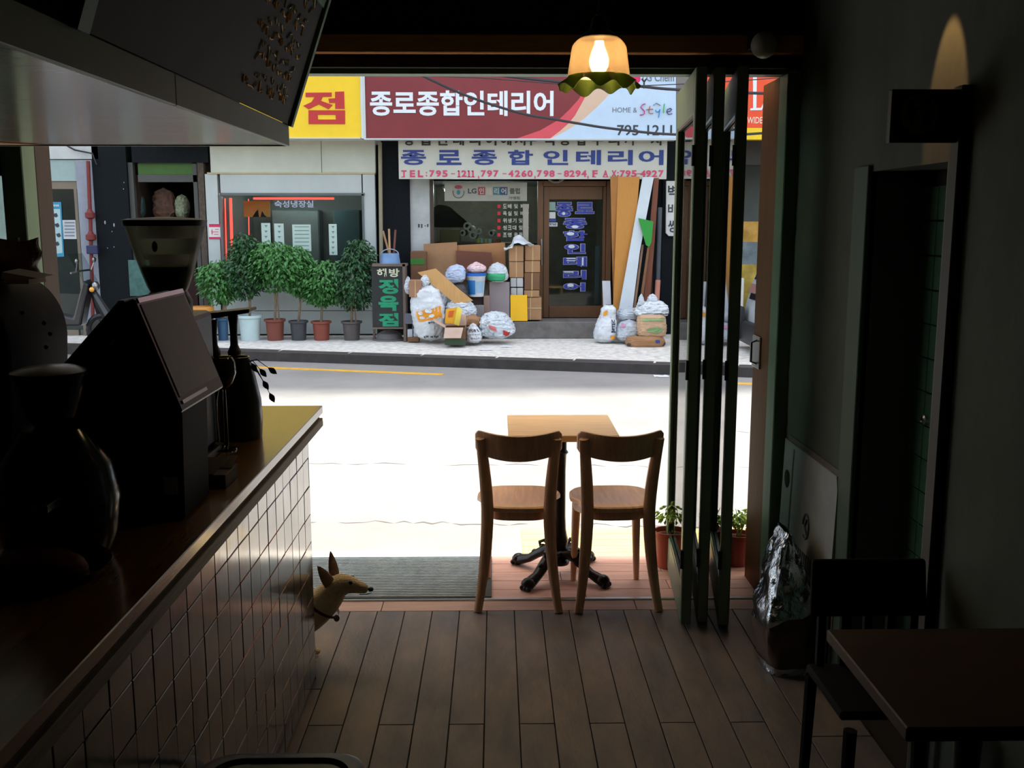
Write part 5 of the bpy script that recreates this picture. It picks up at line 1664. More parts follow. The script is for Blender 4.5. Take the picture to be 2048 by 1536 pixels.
Bag('rubbish_bag', 'white torn bag behind the yellow product box', 888, 598, 952, 640, 14.5, .35, m_pl, [.3, .9, 1, .96, .9, .8, .6, .1], .1, 11, .1, .8)
yb = thing('product_box', 'crushed yellow and orange product box lying on the rubbish', 'box', tuple(at(906, 652, 14.3)))
obj('front', MB().ppoly([(892, 618), (914, 615), (908, 648), (890, 646)], 14.3, .02), mat('orange_yellow_print', (246, 176, 40), .5, var=.2, scale=14), yb)
obj('side', MB().ppoly([(914, 613), (924, 620), (918, 652), (908, 648)], 14.3, .03), mat('lemon_print', (250, 224, 90), .5, var=.08), yb)
obj('label', MB().ppoly([(898, 622), (908, 621), (905, 634), (896, 634)], 14.29, .008), mat('red_orange_print', (214, 104, 40), .5), yb)
b4 = Bag('kraft_bag', 'brown paper bag lying behind the open carton', 920, 630, 962, 655, 14.42, .3, m_kraftd, [.3, .95, 1, 1, .95, .6, .1], 0, 15, .04, .6)
oc = thing('open_carton', 'open brown carton with green base at the front of the pile', 'carton', tuple(at(909, 690, 14.05)))
a, b = at(890, 690, 14.05), at(931, 690, 14.05)
zT = at(910, 656, 14.05).z
zB = at(910, 690, 14.05).z
w_ = MB().box(a.x, b.x, 14.05, 14.06, zB, zT).box(a.x, b.x, 14.38, 14.39, zB, zT).box(a.x, a.x + .01, 14.06, 14.38, zB, zT).box(b.x - .01, b.x, 14.06, 14.38, zB, zT).box(a.x, b.x, 14.06, 14.38, zB, zB + .01)
obj('box', w_, m_cbd, oc)
obj('green_band', MB().box(a.x - .002, b.x + .002, 14.047, 14.05, zB, zB + .09), mat('pine_print', (58, 78, 56), .7), oc)
for nm_, P in (('flap', [(a.x, 14.05, zT), (b.x - .03, 14.05, zT), (b.x - .06, 13.93, zT - .13), (a.x - .01, 13.93, zT - .13)]), ('flap', [(b.x, 14.05, zT), (b.x, 14.38, zT), (b.x + .03, 14.38, zT + .16), (b.x + .03, 14.05, zT + .16)]),
               ('flap', [(a.x, 14.06, zT), (a.x, 14.38, zT), (a.x - .17, 14.38, zT + .1), (a.x - .17, 14.06, zT + .1)]), ('flap', [(a.x, 14.39, zT), (b.x, 14.39, zT), (b.x, 14.45, zT + .15), (a.x, 14.45, zT + .15)])):
    obj(nm_, MB().prism(P, (.0, .004, .006)), mat('pale_carton_inside', (190, 164, 146), .8), oc)
b5 = Bag('rubbish_sack', 'small white printed sack at the right of the open carton', 930, 648, 963, 687, 14.2, .35, m_pp, [.6, .96, 1, .97, .88, .7, .4, .06], -.15, 17, .06, .75, 'sack')
b5.text('lettering', 'ake a', -.09, .6, .12, .78, m_inkk)
b5.marks(-.06, .44, .12, .47, 5, m_inkk)
b5.marks(-.03, .24, .11, .28, 5, m_inkk)
b6 = Bag('rubbish_bag', 'large crinkled white plastic bag at the right end of the pile', 957, 625, 1026, 679, 14.3, .5, m_pl, [.5, .9, 1, 1, .94, .84, .62, .12], -.25, 19, .11, .8)
b6.patch('red_print', .05, .1, .11, .3, m_rlet, .012, 5, -.1)
b6.patch('red_print', -.05, .34, .0, .5, mat('pale_red_print', (214, 120, 120), .5), .012, 5, -.1)
for k, (x, y) in enumerate(((971, 700), (1013, 694), (1322, 753))):
    e = gnd(x, y, ZSW if k < 2 else ZRD)
    obj('paper_scrap', MB().surf(lambda u, v: Vector((e.x - .09 + .18 * u, e.y - .06 + .12 * v, e.z + .004 + .02 * abs(noise.noise(Vector((u * 3 + k, v * 3, 1)))))), 6, 5), MATS['white_sheet'], None, ('scrap of white paper on the pavement in front of the open carton', 'scrap of white paper on the pavement below the crinkled bag', 'scrap of white paper in the gutter near the glass door')[k], 'paper', 'paper scraps on the ground', smooth=True)

# right pile
b7 = Bag('rubbish_sack', 'white sack with vertical lettering at the left of the right pile', 1192, 612, 1240, 686, 14.4, .42, m_pp, [.55, .92, 1, .98, .9, .8, .66, .6, .62, .3], .35, 23, .06, .75, 'sack')
b7.text('lettering', 'BETEC', .04, .28, .10, .62, m_dk, .03, .012, True)
b7.patch('orange_block', .05, .1, .12, .2, m_org, .01, 4)
b7.patch('orange_block', -.1, .72, -.02, .84, m_org, .01, 4, .04)
b8 = Bag('rubbish_sack', 'grey white sack lying low in the middle of the right pile', 1236, 641, 1284, 688, 14.3, .42, m_pgrey, pillow, .1, 27, .06, .8, 'sack')
b8.patch('rose_print', -.16, .7, -.06, .85, mat('rose_print', (196, 140, 170), .5), .01, 4)
b9 = Bag('rubbish_sack', 'grey sack resting on top in the middle of the right pile', 1237, 616, 1284, 645, 14.5, .4, m_pgrey, pillow, .05, 31, .06, .7, 'sack')
b10 = Bag('cement_sack', 'flat brown sack at the bottom right of the right pile', 1256, 674, 1333, 698, 14.05, .45, m_kraftd, [.55, .95, 1, 1, .97, .9, .5], 0, 33, .03, .5, 'sack')
b10.patch('blue_print', .03, .5, .07, .75, m_navy, .008, 3)
b10.patch('dark_print', .14, .2, .2, .5, m_dk, .008, 3)
b10.patch('dark_print', -.2, .2, -.13, .4, m_dk, .008, 3)
b11 = Bag('cement_sack', 'plump kraft sack with a green diamond in the right pile', 1276, 630, 1337, 677, 14.15, .42, m_kraft, [.8, .97, 1, 1, .98, .95, .9, .7], 0, 37, .04, .6, 'sack')
m_gdia = mat('green_diamond', (130, 166, 110), .6)
mbd = MB()
for q in range(4):
    pass
mbd.surf(lambda u, v: b11.f(.02 + (u - .5) * .13 * (1 - abs(2 * v - 1)), .35 + (v - .5) * .3, .01), 6, 8)
obj('diamond', mbd, m_gdia, b11.t)
b11.patch('green_band', -.1, .74, .12, .84, m_gdia, .01, 6)
b12 = Bag('rubbish_bag', 'white bag with pink marks on top of the right pile', 1275, 603, 1343, 637, 14.25, .42, m_pp, [.5, .95, 1, .96, .85, .6, .3], .15, 41, .08, .75)
b12.marks(.04, .2, .18, .3, 7, m_inkk)
Bag('plastic_scrap', 'left tied plastic ear standing up from the top right bag', 1276, 588, 1292, 610, 14.35, .18, m_pl, [.9, .8, .7, .6, .3, .05], .1, 43, .12, .9, 'plastic')
Bag('plastic_scrap', 'right tied plastic ear standing up from the top right bag', 1296, 588, 1318, 610, 14.35, .18, m_pl, [.9, .9, .9, .8, .5, .05], .1, 45, .12, .9, 'plastic')
# leaning boards right of the door
m_orb = mat('orange_tan_board', (190, 130, 52), .6, var=.08, stretch=(8, 8, 1))
board('tan_board', 'tall tan board leaning next to the shop door frame', [(1223, 352), (1244, 352), (1241, 560), (1236, 676), (1228, 676)], 15.1, .02, mat('dark_tan_board', (164, 108, 44), .6, var=.08), 'board', .06)
board('tan_board', 'wide tapering orange tan board leaning right of the narrow tan one', [(1240, 352), (1284, 352), (1273, 462), (1233, 678), (1224, 678)], 15.0, .02, m_orb, 'board', .1)
board('white_plank', 'long white plank leaning diagonally against the granite pier', [(1293, 352), (1316, 352), (1284, 502), (1257, 680), (1227, 680)], 14.85, .03, mat('white_plank_paint', (200, 208, 212), .5, var=.06), 'plank', .16)
board('plank_edge', 'thin brown strip leaning along the white plank', [(1288, 490), (1292, 490), (1263, 680), (1258, 680)], 14.9, .05, mat('strip_brown', (140, 104, 76), .6), 'strip', .16)
m_rb = wood('red_brown_timber', (120, 64, 38), .6, axis='z')
board('brown_batten', 'red brown batten right of the green sheet', [(1312, 355), (1322, 355), (1312, 480), (1294, 675), (1281, 675)], 15.1, .05, m_rb, 'batten', .08)
board('brown_batten', 'darker red brown batten under the green sheet', [(1298, 480), (1308, 480), (1303, 674), (1275, 674)], 15.2, .05, mat('dark_batten', (84, 48, 32), .7), 'batten', .06)
board('brown_batten', 'thin ochre batten below the green sheet', [(1297, 495), (1301, 495), (1276, 677), (1269, 677)], 15.05, .03, mat('ochre_batten', (136, 96, 60), .7), 'batten', .08)
board('white_board', 'narrow white board standing at the right of the shop door', [(1205, 562), (1221, 562), (1225, 674), (1209, 674)], 15.1, .02, mat('white_board_paint', (196, 198, 204), .6, var=.08), 'board', .04)
gs = board('green_sheet', 'bright green tapered sheet hanging between the planks', [(1278, 436), (1308, 443), (1303, 485), (1298, 494), (1292, 490)], 15.02, .015, mat('vivid_green', (22, 140, 36), .5, var=.12, stretch=(20, 1, 1)), 'sheet', .16)
pp = thing('grey_pipe', 'upright dark grey pipe with a pink lower end by the granite pier', 'pipe', tuple(at(1311, 640, 15.2)))
obj('pipe', MB().tube([at(1320, 415, 15.25), at(1316, 560, 15.2)], .034, 12), mat('slate_pipe', (66, 72, 78), .5), pp, smooth=True)
obj('pink_end', MB().tube([at(1316, 560, 15.2), at(1309, 676, 15.1)], .04, 12), mat('pink_pipe', (196, 130, 110), .6), pp, smooth=True)
obj('granite_pier', MB().pbox(1324, 280, 1366, 690, YW + .1, .5), m_gran, ish)
obj('granite_back', MB().pbox(1222, 340, 1330, 660, YW + .2, .2), m_gran, ish)
vs = thing('strip_sign', 'narrow white vertical sign with black lettering by the glass door', 'sign', tuple(at(1343, 472, 15.64)))
obj('board', MB().ppoly([(1333, 362), (1356, 362), (1356, 472), (1338, 472), (1332, 466)], 15.64, .06), MATS['paper_white'], vs)
mb = MB()
for chh, y0, y1 in (('벽', 370, 397), ('바', 407, 430), ('씽', 440, 465)):
    mb.ptext(chh, 1336, y0, 1354, y1, 15.64, .02, .004)
obj('lettering', mb, m_dk, vs)

# --- butcher A-board with bucket and manhole
ab = thing('butcher_board', 'black board with white and green lettering standing beside the pots', 'signboard', tuple(at(778, 682, 14.7)))
obj('panel', MB().pbox(744, 532, 806, 655, 14.75, .04), mat('black_board', (34, 38, 38), .6, var=.25, scale=8), ab)
m_sf = mat('dull_wood_edge', (108, 92, 80), .7)
obj('side_frame', MB().pbox(806, 528, 811.5, 684, 14.72, .3), m_sf, ab)
obj('bottom_rail', MB().pbox(744, 655, 806, 658, 14.72, .08), m_sf, ab)
obj('back_leg', MB().pbox(746, 655, 750, 682, 15.0, .05), m_sf, ab)
mb = MB().ptext('해', 754, 537, 773, 554, 14.75, .03, .004).ptext('방', 778, 537, 799, 554, 14.75, .03, .004)
obj('lettering', mb, mat('cream_paint', (206, 206, 176), .6), ab)
mb = MB()
for chh, y0, y1 in (('정', 558, 588), ('육', 591, 622), ('점', 626, 653)):
    mb.ptext(chh, 757, y0, 797, y1, 14.75, .05, .004)
obj('lettering', mb, mat('sea_green_paint', (24, 146, 104), .6), ab)
e = at(779, 530, 14.85)
bk_ = thing('blue_bucket', 'pale blue plastic bucket on top of the butcher board', 'bucket', (e.x, 14.95, e.z))
obj('shell', MB().lathe([(.155, 0), (.13, .17), (.122, .17), (.146, .01), (.0001, .01)], (e.x, 14.95, e.z), 28), mat('bucket_blue', (110, 146, 190), .4, var=.2), bk_, smooth=True)
obj('handle', MB().tube([(e.x + .13 * math.cos(R(q)), 14.93, e.z + .15 + .08 * math.sin(R(q))) for q in range(0, 181, 15)], .008, 6), mat('pale_grey_plastic', (150, 160, 170), .5), bk_, smooth=True)
obj('top_plate', MB().pbox(744, 528, 812, 533, 14.72, .35), m_sf, ab)
for k, (p0, p1, c) in enumerate((((766, 462), (781, 503), (150, 112, 74)), ((778, 458), (780, 503), (176, 138, 96)), ((791, 460), (787, 503), (104, 56, 44)))):
    s_ = thing('broom_handle', ('pale thin broom handle slanting left in the bucket', 'straight tan broom handle in the middle of the bucket', 'dark red broom handle at the right in the bucket')[k], 'broom handle', tuple(at(p1[0], p1[1], 14.95)), 0, 'handles in the bucket')
    obj('stick', MB().tube([at(p0[0], p0[1], 15.05), at(p1[0], p1[1] + 14, 14.95)], .016, 8), mat('stick_%d' % k, c, .6), s_, smooth=True)
mh = gnd(778, 681, ZSW)
mn = thing('parasol_base', 'round grey domed base lying under the butcher board', 'base', (mh.x, mh.y + .1, ZSW))
obj('disc', MB().lathe([(.26, 0), (.26, .02), (.2, .03), (.17, .1), (.09, .14), (.03, .15), (.0001, .15)], (mh.x, mh.y + .1, ZSW), 36), mat('grey_base', (116, 112, 112), .7, var=.2), mn, smooth=True)

# --- potted ficus row
m_lf = mat('ficus_leaf', (76, 134, 66), .45, var=.4, scale=5)
m_lf2 = mat('ficus_leaf_dark', (56, 98, 58), .45, var=.4, scale=5)
m_bark = mat('ficus_bark', (128, 108, 84), .8, var=.2, scale=9)
m_soil = mat('pot_soil', (52, 42, 34), .95, var=.3, scale=20)
def leaves(mb, centre, rad, n, rs, size=.055):
    for _ in range(n):
        while True:
            d = Vector((rs.uniform(-1, 1), rs.uniform(-1, 1), rs.uniform(-1, 1)))
            if d.length < 1:
                break
        d = d * (.55 + .45 * rs.random()) / max(.35, d.length) if rs.random() < .7 else d
        p = Vector((centre[0] + d.x * rad[0], centre[1] + d.y * rad[1], centre[2] + d.z * rad[2]))
        L = size * rs.uniform(.7, 1.3)
        t = (Vector((d.x, d.y * .7, -.55 + rs.uniform(-.5, .5))) + Vector((rs.uniform(-.5, .5), rs.uniform(-.5, .5), 0))).normalized()
        sd = t.cross(Vector((rs.uniform(-.4, .4), rs.uniform(-.6, .2), 1))).normalized()
        nn = sd.cross(t)
        w = L * .27
        mb.add([p, p + t * L * .45 + sd * w + nn * .006, p + t * L, p + t * L * .45 - sd * w + nn * .006, p + t * L * .45 - nn * .004], [(0, 1, 4), (1, 2, 4), (2, 3, 4), (3, 0, 4)])
plants = [
    (447, 636, 681, 13.5, 9.5, (46, 84, 116), 'steel blue', 447, 555, 485, 40, [(440, 560, 34, 40), (425, 545, 26, 20)], m_lf),
    (501, 630, 679, 25, 18, (190, 212, 212), 'white', 497, 540, 470, 30, [(490, 540, 36, 46), (487, 500, 22, 36)], m_lf2),
    (551, 638, 679, 21.5, 15.5, (122, 62, 50), 'dull red, left of the near-black one', 549, 560, 490, 40, [(556, 530, 54, 42), (540, 505, 38, 26), (590, 520, 26, 30)], m_lf),
    (598, 641, 681, 19.5, 14, (62, 64, 68), 'near-black', 600, 575, 520, 30, [(610, 560, 30, 26), (598, 555, 20, 28)], m_lf),
    (643.5, 642, 680, 20.5, 14.5, (132, 66, 50), 'dull red, right of the near-black one', 641, 588, 520, 38, [(648, 560, 38, 42), (640, 585, 26, 20)], m_lf),
    (704, 642, 682, 21, 15, (84, 78, 76), 'grey brown', 700, 585, 470, 40, [(706, 560, 40, 48), (718, 510, 24, 34)], m_lf2),
]
for k, (cx, y0, y1, rt_, rb_, c, nm, sx_, sy_, ty, cr_, blobs, ml) in enumerate(plants):
    Yp = 15.02
    base = at(cx, y1, Yp)
    base.z = ZSW
    ppm = (at(cx + 10, y1, Yp).x - at(cx, y1, Yp).x) / 10
    zt_ = at(cx, y0, Yp).z
    t = thing('potted_ficus', 'ficus in a %s pot before the white shop front' % nm, 'potted plant', (base.x, Yp, ZSW), 0, 'potted ficus row')
    mp_ = mat('pot_plastic_%d' % k, c, .5, var=.08)
    h = zt_ - ZSW
    obj('pot', MB().lathe([(rb_ * ppm, 0), ((rb_ + (rt_ - 3 - rb_) * .85) * ppm, h * .86), (rt_ * ppm, h * .9), (rt_ * ppm, h), ((rt_ - 2.5) * ppm, h), ((rt_ - 4) * ppm, h * .9), (.0001, h * .88)], (base.x, Yp, ZSW), 28), mp_, t, smooth=True)
    obj('soil', MB().lathe([((rt_ - 4.2) * ppm, h * .9), (.0001, h * .93)], (base.x, Yp, ZSW), 20), m_soil, t)
    rs = random.Random(k + 5)
    tr_ = MB()
    top = at(sx_, blobs[0][1], Yp)
    fork = at(sx_, sy_ + 5, Yp)
    tr_.tube([(base.x, Yp, ZSW + h * .85), ((base.x + fork.x) / 2 + .015, Yp, (ZSW + h + fork.z) / 2), tuple(fork)], [.02, .017, .015], 8)
    if k in (0, 2, 5):
        tr_.tube([(base.x + .07, Yp, ZSW + h * .85), (base.x + .05, Yp, (ZSW + h + fork.z) / 2), (fork.x + .05, Yp, fork.z)], [.012, .01, .009], 8)
    for bx0, by0, rx, ry in blobs:
        for j in range(5):
            q = at(bx0 + rs.uniform(-.6, .6) * rx, by0 + rs.uniform(-.6, .5) * ry, Yp)
            tr_.tube([tuple(fork), ((fork.x + q.x) / 2 + rs.uniform(-.05, .05), Yp + rs.uniform(-.08, .08), (fork.z + q.z) / 2 + .04), (q.x, Yp + rs.uniform(-.15, .15), q.z)], [.011, .008, .004], 6)
    obj('trunk', tr_, m_bark, t, smooth=True)
    fo = MB()
    for bx0, by0, rx, ry in blobs:
        q = at(bx0, by0 + 4, Yp)
        leaves(fo, (q.x, Yp, q.z), (rx * ppm * 1.28, min(.36, rx * ppm), ry * ppm * 1.15), int(rx * ry * .95), rs, .07)
    obj('foliage', fo, ml, t, kind='stuff')
# barrel with orange lid at the left end of the row
e = at(394, 690, 14.6)
br_ = thing('barrel', 'grey barrel with a flat orange lid left of the ficus row', 'barrel', (e.x, 14.8, ZSW))
w0 = (at(421, 650, 14.6).x - at(367, 650, 14.6).x) / 2
zl_ = at(394, 616, 14.6).z
obj('drum', MB().lathe([(w0 * .86, ZSW), (w0 * .92, (ZSW + zl_) / 2), (w0 * .9, zl_ - .08)], (e.x, 14.85, 0), 28), mat('grey_drum', (88, 92, 90), .6, var=.2), br_, smooth=True)
obj('lid', MB().lathe([(w0 * .93, zl_ - .08), (w0, zl_ - .07), (w0, zl_ - .01), (w0 * .96, zl_), (.0001, zl_)], (e.x, 14.85, 0), 28), mat('orange_lid', (206, 140, 62), .6), br_, smooth=True)

# --- left: dark granite shop with doorway, glass door shop
gsh = thing('granite_shop', 'black granite shop front with a cluttered doorway left of the butcher', 'building', (at(300, 690, YW).x, YW, ZSW))
obj('granite_wall', MB().pbox(195, 268, 262, 700, YW, .3), m_gran, gsh)
obj('granite_header', MB().pbox(262.5, 268, 415, 325, YW, .3), m_gran, gsh)
obj('granite_edge', MB().pbox(403, 325, 415, 690, YW + .02, .3), mat('rough_brown_pier', (86, 74, 64), .85, var=.4, scale=20), gsh)
obj('doorway_frame', MB().pbox(262, 325, 276, 700, YW + .06, .1).pbox(394, 325, 402, 700, YW + .06, .1).pbox(276, 350, 394, 364, YW + .06, .1).pbox(276, 322, 394, 327, YW + .06, .1), mat('grey_metal_frame', (76, 76, 73), .6), gsh)
obj('green_panel', MB().pbox(276, 327, 394, 350, YW + .09, .04), mat('lime_panel', (56, 98, 24), .5), gsh)
obj('doorway_room', MB().pbox(255, 315, 415, 700, YW + 2.0, .05).box(at(262, 500, YW).x - .05, at(262, 500, YW).x, YW + .3, YW + 2, ZSW, 2.4).box(at(402, 500, YW).x, at(402, 500, YW).x + .05, YW + .3, YW + 2, ZSW, 2.4), mat('dark_brown_room', (64, 46, 36), .9, var=.5, scale=6), gsh)
m_rock = mat('pale_spot_grey', (150, 156, 160), .3)  # small pale spots set on the granite wall
for k, (px, py) in enumerate(((210, 445), (228, 450), (224, 463), (215, 496), (228, 494), (248, 365), (247, 378))):
    obj('pale_spot', MB().ball(tuple(at(px, py, YW - .005)), .018 if k < 2 else .01, 8, 6, (.7, .4, 1.6 if k < 2 else 1)), m_rock, gsh)
gb = thing('translucent_banner', 'blue green translucent banner hanging at the doorway left side', 'banner', tuple(at(278, 600, YW - .02)))
obj('sheet', MB().pbox(258, 520, 300, 592, YW - .02, .02), mat('blue_green_banner', (66, 104, 98), .4, var=.35, scale=12), gb)
for k, (x0, y0, x1, y1, c, lab) in enumerate(((262, 385, 282, 440, (74, 102, 100), 'greyish teal cloth bundle'), (300, 375, 345, 445, (96, 66, 50), 'brown wrapped bundle'), (346, 388, 372, 440, (150, 160, 130), 'pale green hanging bag'), (385, 388, 400, 412, (170, 120, 84), 'small tan parcel'))):
    Bag('hanging_goods', lab + ' in the dark doorway of the granite shop', x0, y0, x1, y1, YW + .5, .3, mat('goods_%d' % k, c, .7, var=.4, scale=9), pillow, 0, 50 + k, .1, .8, 'goods', 'goods in the doorway')
obj('goods_shelf', MB().pbox(276, 440, 394, 446, YW + .3, .6), m_brownf, gsh)
obj('goods_counter', MB().pbox(276, 446, 394, 690, YW + .8, .1), mat('dark_red_counter', (70, 44, 40), .8), gsh)

lsh = thing('left_shop', 'white framed shop with a glass door behind the left jamb', 'building', (at(120, 690, YW).x, YW, ZSW))
obj('upper_wall', MB().pbox(-160, 268, 195, 318, YW, .3), m_plast, lsh)
obj('lintel_panel', MB().pbox(96, 320, 163, 362, YW + .03, .1), mat('mint_panel', (150, 172, 168), .6), lsh)
obj('door_post', MB().pbox(163, 320, 195, 690, YW, .2), mat('lilac_white_post', (142, 148, 160), .6), lsh)
lf2 = obj('door_frame', MB().pbox(96, 362, 163, 378, YW + .05, .08).pbox(158, 378, 164, 690, YW + .05, .08).pbox(60, 362, 66, 690, YW + .05, .08).pbox(66, 660, 158, 690, YW + .05, .08), mat('beige_door_frame', (124, 112, 96), .6), lsh)
obj('pane', MB().pbox(66, 378, 158, 660, YW + .08, .006), m_shop, lf2)
obj('wall', MB().pbox(-160, 318, 60, 700, YW + .05, .3), m_plast, lsh)
obj('shop_room', MB().pbox(40, 350, 180, 700, YW + 2.0, .05), m_void, lsh)
bp = thing('blue_poster', 'tall blue bordered poster with small dark pictures on the left glass door', 'poster', tuple(at(116, 514, YW + .06)))
obj('sheet', MB().ppoly([(104, 404), (122, 404), (128, 513), (110, 514)], YW + .06, .008), mat('sky_blue_print', (50, 140, 176), .6), bp)
obj('white_field', MB().ppoly([(104, 418), (120, 418), (125, 506), (109, 508)], YW + .056, .004), mat('bluish_paper', (166, 198, 200), .7), bp)
pc_ = MB()
for px, py in ((111, 431), (114, 451), (117, 471), (114, 488)):
    pc_.ppoly([(px - 5, py - 3), (px + 2, py - 5), (px + 5, py + 1), (px + 1, py + 4), (px - 3, py + 2)], YW + .053, .003)
obj('pictures', pc_, m_dk, bp, kind='stuff')
obj('heading_marks', MB().pbox(107, 409, 110, 413, YW + .057, .003).pbox(111, 409, 113.5, 413, YW + .057, .003).pbox(114.5, 409, 117.5, 413, YW + .057, .003), MATS['white_sticker'], bp, kind='stuff')
wn = thing('white_notice', 'white printed notice right of the blue poster on the glass door', 'notice', tuple(at(139, 478, YW + .06)))
obj('sheet', MB().pbox(126, 440, 152, 478, YW + .06, .006), mat('dim_white_paper', (190, 196, 200), .7), wn)
ln = MB()
for i in range(5):
    ln.pbox(129, 444 + 6.5 * i, 149, 446.5 + 6.5 * i, YW + .057, .003)
obj('writing', ln, mat('grey_ink', (120, 126, 134), .7), wn)
sp_ = thing('standpipe', 'rusty red standpipe with collars on the lilac door post', 'pipe', tuple(at(184, 690, YW - .1)))
m_rust = mat('rust_red', (116, 40, 36), .6, var=.2, scale=10)
obj('pipe', MB().tube([at(176, 322, YW - .08), at(181, 450, YW - .08), at(187, 690, YW - .08)], .028, 10), m_rust, sp_, smooth=True)
for py, r in ((430, .07), (474, .075)):
    q = at(180 + (py - 430) * .04, py, YW - .08)
    obj('collar', MB().lathe([(.035, -.06), (r, -.04), (r, .03), (.045, .05), (.03, .09)], q, 16), m_rust, sp_, smooth=True)
q = at(185, 500, YW - .14)
obj('valve_box', MB().box(q.x - .09, q.x + .08, q.y - .02, q.y + .06, q.z - .06, q.z + .07), mat('navy_enamel', (34, 40, 78), .5), sp_, bevel=.01)
cb_ = thing('cable', 'grey cable running along the top of the left shop', 'cable', tuple(at(150, 300, YW - .05)))
obj('wire', MB().tube([at(135, 292, YW - .05), at(150, 300, YW - .05), at(185, 307, YW - .05), at(193, 330, YW - .05)], .014, 6), m_black, cb_, smooth=True)
lw = thing('window_poster', 'pale poster stuck in the cafe side window at the frame edge', 'poster', tuple(at(0, 352, YF + .012)))
obj('sheet', MB().pbox(-60, 296, 29, 352, YF + .012, .002), mat('dim_poster', (150, 156, 158), .7), lw)
obj('print_marks', MB().pbox(3, 336, 11, 343, YF + .011, .001).pbox(13, 336, 21, 344, YF + .011, .001).pbox(22, 341, 25, 347, YF + .011, .001), m_gray, lw, kind='stuff')

# --- scooter parked by the left shop (mostly hidden behind the counter machines)
sc0 = at(150, 700, 14.3)
scx, scy = sc0.x, 14.3
sct = thing('scooter', 'dark delivery scooter with clear windshield parked by the left shop', 'scooter', (scx, scy, ZSW))
m_sb = mat('scooter_black', (22, 24, 28), .25, coat=.5)
for dx_ in (.42, -.62):
    wv = MB()
    wv.tube([(scx + dx_ + .2 * math.cos(2 * PI * k / 20), scy, ZSW + .24 + .2 * math.sin(2 * PI * k / 20)) for k in range(21)], .045, 8, caps=False)
    wv.lathe([(.1, -.03), (.17, -.02), (.17, .02), (.1, .03)], (0, 0, 0), 16, Matrix.Translation((scx + dx_, scy, ZSW + .24)) @ Matrix.Rotation(R(90), 4, 'X'))
    obj('wheel', wv, m_black, sct, smooth=True)
obj('body', MB().prism([(scx - .85, scy - .12, ZSW + .4), (scx - .2, scy - .12, ZSW + .3), (scx + .15, scy - .12, ZSW + .3), (scx + .3, scy - .12, ZSW + .9), (scx + .22, scy - .12, ZSW + .95), (scx + .05, scy - .12, ZSW + .42), (scx - .2, scy - .12, ZSW + .48), (scx - .3, scy - .12, ZSW + .75), (scx - .95, scy - .12, ZSW + .78)], (0, .24, 0)), m_sb, sct, bevel=.03, seg=2)
obj('fork', MB().tube([(scx + .26, scy, ZSW + .95), (scx + .42, scy, ZSW + .24)], .03, 8).tube([(scx + .3, scy, ZSW + .8), (scx + .5, scy, ZSW + .42), (scx + .66, scy, ZSW + .38)], [.05, .08, .04], 8), m_sb, sct, smooth=True)
obj('handlebar', MB().tube([(scx + .16, scy - .34, ZSW + 1.06), (scx + .22, scy - .15, ZSW + 1.08), (scx + .22, scy + .15, ZSW + 1.08), (scx + .16, scy + .34, ZSW + 1.06)], .014, 8), m_steel, sct, smooth=True)
for s in (-1, 1):
    obj('mirror', MB().ball((scx + .24, scy + s * .3, ZSW + 1.22), .055, 12, 8, (.4, 1, .7)).tube([(scx + .2, scy + s * .26, ZSW + 1.07), (scx + .24, scy + s * .3, ZSW + 1.2)], .007, 6), m_steel, sct, smooth=True)
obj('windshield', MB().surf(lambda u, v: Vector((scx + .36 - .2 * v - .16 * (u - .5) ** 2 * 4 * .4, scy + (u - .5) * .5, ZSW + .9 + .42 * v)), 10, 8), glass('clear_screen', (210, 220, 220), .2, .15), sct, smooth=True)
obj('headlight', MB().ball((scx + .36, scy - .02, ZSW + .86), .075, 14, 10, (.7, 1, .9)), m_steel, sct, smooth=True)
e = at(174, 603, scy - .16)
obj('indicator', MB().ball((scx + .36, scy - .16, ZSW + .82), .035, 10, 8), mat('amber_lens', (240, 170, 60), .3), sct, smooth=True)

# --- right side: other shop, orange sign, van, tarpaulin stack
rsh = thing('right_shop', 'grey shop front seen between the folding door and the jamb', 'building', (at(1450, 700, YW).x, YW, ZSW))
obj('fascia', MB().pbox(1366, 276, 1900, 330, YW + .1, .3), mat('dark_fascia', (52, 50, 46), .7), rsh)
obj('wall', MB().pbox(1366, 330, 1900, 700, YW + 1.2, .2), mat('grey_shop_wall', (96, 102, 98), .8, var=.2, scale=2), rsh)
m_redo = mat('orange_red_signface', (236, 78, 30), .35, var=.04)
os_ = thing('orange_sign', 'orange red sign with white letters and a yellow lower band', 'sign', tuple(at(1500, 279, YS)))
obj('sign_box', MB().pbox(1392, 118, 1760, 256, YS + .05, .2), m_redo, os_)
obj('yellow_band', MB().pbox(1392, 256, 1760, 279, YS + .05, .2), m_ysign, os_)
k2_ = 1396 / 300.0
def c6(p):
    return [(1300 + x / k2_, 130 + y / k2_) for x, y in p]
mb = MB()
strokes(mb, [c6([(958, 60), (995, 60), (990, 400), (1035, 398), (1062, 340), (1058, 380), (1040, 420), (932, 422), (935, 405), (960, 400)]), c6([(820, 60), (858, 60), (858, 340), (840, 365), (820, 370)]), c6([(858, 60), (890, 60), (884, 350), (862, 385), (820, 395), (820, 370), (850, 360)])], YS + .05, .008)
obj('lettering', mb, m_wlet, os_)
mb = MB().ptext('LDWIDE D', 1480, 234, 1537, 247, YS + .05, .015, .006)
obj('lettering', mb, mat('cream_sign_letter', (240, 214, 190), .4), os_)
mb = MB()
tp = thing('tarpaulin_stack', 'yellow sacks heaped under a blue grey tarpaulin behind the van', 'stack', tuple(at(1510, 660, 15.9)))
e = at(1520, 640, 16.0)
zt_, zm_ = at(1500, 443, 16.0).z, at(1500, 600, 16.0).z
